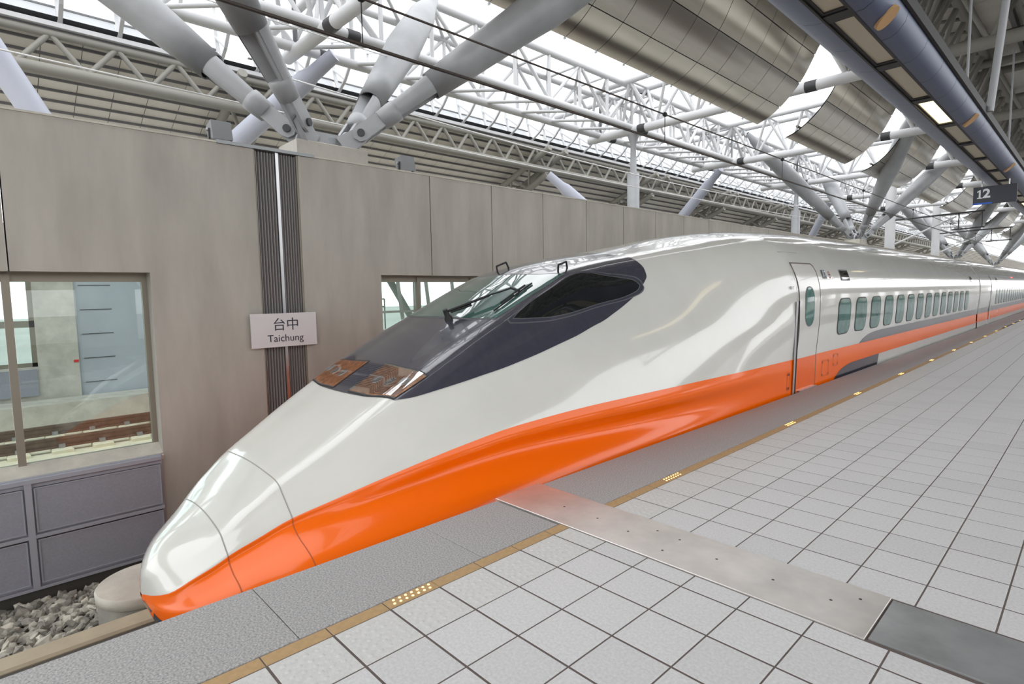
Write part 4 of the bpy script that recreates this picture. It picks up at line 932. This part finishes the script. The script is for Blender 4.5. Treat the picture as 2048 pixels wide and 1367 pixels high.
def wires():
    def wire(name, pts, r, m, lab, cat='wire', parts=()):
        c = bpy.data.curves.new(name, 'CURVE'); c.dimensions = '3D'; c.bevel_depth = r; c.bevel_resolution = 1; sp = c.splines.new('POLY'); sp.points.add(len(pts)-1)
        for p, q in zip(sp.points, pts): p.co = (*q, 1)
        c.materials.append(m); t_ = bpy.data.objects.new(name, c); me = bpy.data.meshes.new_from_object(t_); bpy.data.objects.remove(t_)
        return tag(link(name, me), lab, cat)
    w1 = wire('contact_wire', [(CX, y, 3.84) for y in np.linspace(-6, 80, 20)], .016, WIRE, 'dark contact wire running above the train, lower of two', 'wire')
    sag = lambda y: 4.26+.0*y
    w2 = wire('messenger_wire', [(CX, y, 4.25) for y in np.linspace(-6, 80, 20)], .011, WIRE, 'dark messenger wire above the contact wire', 'wire')
    for y in [.45, 5.6, 10.2, 16, 22, 29, 36]:
        MB().lathe((CX, y, 3.84), (CX, y, 5), [(0, .006), (.41, .006)], 6).build('dropper', BLACK, w1); MB().lathe((CX, y-.035, 4.25), (CX, y+.035, 4.25), [(0, .02), (.02, .035), (.05, .035), (.07, .02)], 10).build('clamp', BLACK, w2)
    wire('cable', [(-7, y, 5.13-.05*(y-1.3)+.0022*(y-1.3)**2) for y in np.linspace(1.3, 27, 24)], .014, CABLE, 'white cable sagging right from the nearest strut foot', 'cable')
    wire('cable', [(-7, y, 4.62-.02*(y+3)+.0008*(y+3)**2) for y in np.linspace(-5, 27, 24)], .012, CABLE, 'thin white cable just above the wall top, lower one', 'cable')
    wire('cable', [(-7, y, 5.95-.0*(y+3)) for y in np.linspace(-5, 3.6, 6)], .009, CABLE, 'thin white cable across the upper left glazing', 'cable')
    # catenary mast with bracket over the far wall
    for k, y in enumerate((37.0, 50.0)):
        e = tag(empty('catenary_mast', (-6.5, y, 1)), ['white catenary mast behind the second strut group', 'white catenary mast near the third strut group'][k], 'mast', 'catenary masts behind the wall')
        tube('post', (-6.5, y, -1.5), (-6.5, y, 8.2), .26, TRUSS, e, 14)
        tube('bracket', (-6.5, y, 3.9), (-3.4, y-.1, 5.3), .05, TRUSS, e, 8); tube('bracket', (-6.5, y, 5.4), (-2.2, y-.1, 5.5), .045, DARKST, e, 8); tube('steady_arm', (-3.6, y, 4.6), (-2.2, y, 4.65), .035, DARKST, e, 8)
        for x in (-3.3, -2.3): tube('drop_tube', (x, y-.05, 5.5), (x, y-.05, 4.6), .03, DARKST, e, 8)
    # columns behind the wall
    for p0, p1, lab in (((-9.5, 15.1, -1.4), (-9.5, 15.1, 7.25), 'slim grey column rising behind the wall to a truss joint'),
                        ((-9.5, 30.6, -1.4), (-9.5, 30.6, 7.25), 'distant grey column behind the wall')):
        e = tag(empty('column', p0), lab, 'column'); d = Vector(p1)-Vector(p0)
        MB().lathe(p0, p1, [(0, .22), (d.length-1.5, .22), (d.length-1.45, .12), (d.length-.5, .10), (d.length-.2, .2), (d.length, .22)], 18).build('shaft', STEEL, e)
    for p0, p1, lab in (((-12.4, -.02, 3.0), (-12.0, -2.42, 7.4), 'pale strut behind the wall at the far left'), ((-13.4, 1.9, 4.6), (-10.4, 4.2, 7.2), 'pale diagonal strut behind the nearest pedestal'), ((-13.6, 24.4, 4.6), (-10.4, 23.6, 7.2), 'pale diagonal strut behind the wall, right of the column'), ((-12.5, 15.5, 5.3), (-13.2, 14.6, 6.25), 'grey diagonal strut just left of the slim column'), ((-13.0, 42, 4.2), (-10.4, 39, 7.2), 'distant pale diagonal strut behind the wall')):
        e = tag(empty('rear_strut', p0), lab, 'strut', 'struts standing behind the wall'); L = (Vector(p1)-Vector(p0)).length
        d = (Vector(p1)-Vector(p0)).normalized(); q0 = Vector(p0)+d*max((-1.5-p0[2])/d.z, (-15.0-p0[0])/d.x if d.x > .3 and p0[1] < 14 else -99) if d.z > 0 else Vector(p0)+d*((-1.5-p0[2])/d.z)
        MB().lathe(q0, p1, [(0, .24), ((Vector(p1)-q0).length-.9, .24), ((Vector(p1)-q0).length-.7, .18), ((Vector(p1)-q0).length, .16)], 20).build('tube', mat('strut_pale', (186, 190, 204), .5), e)
wires()
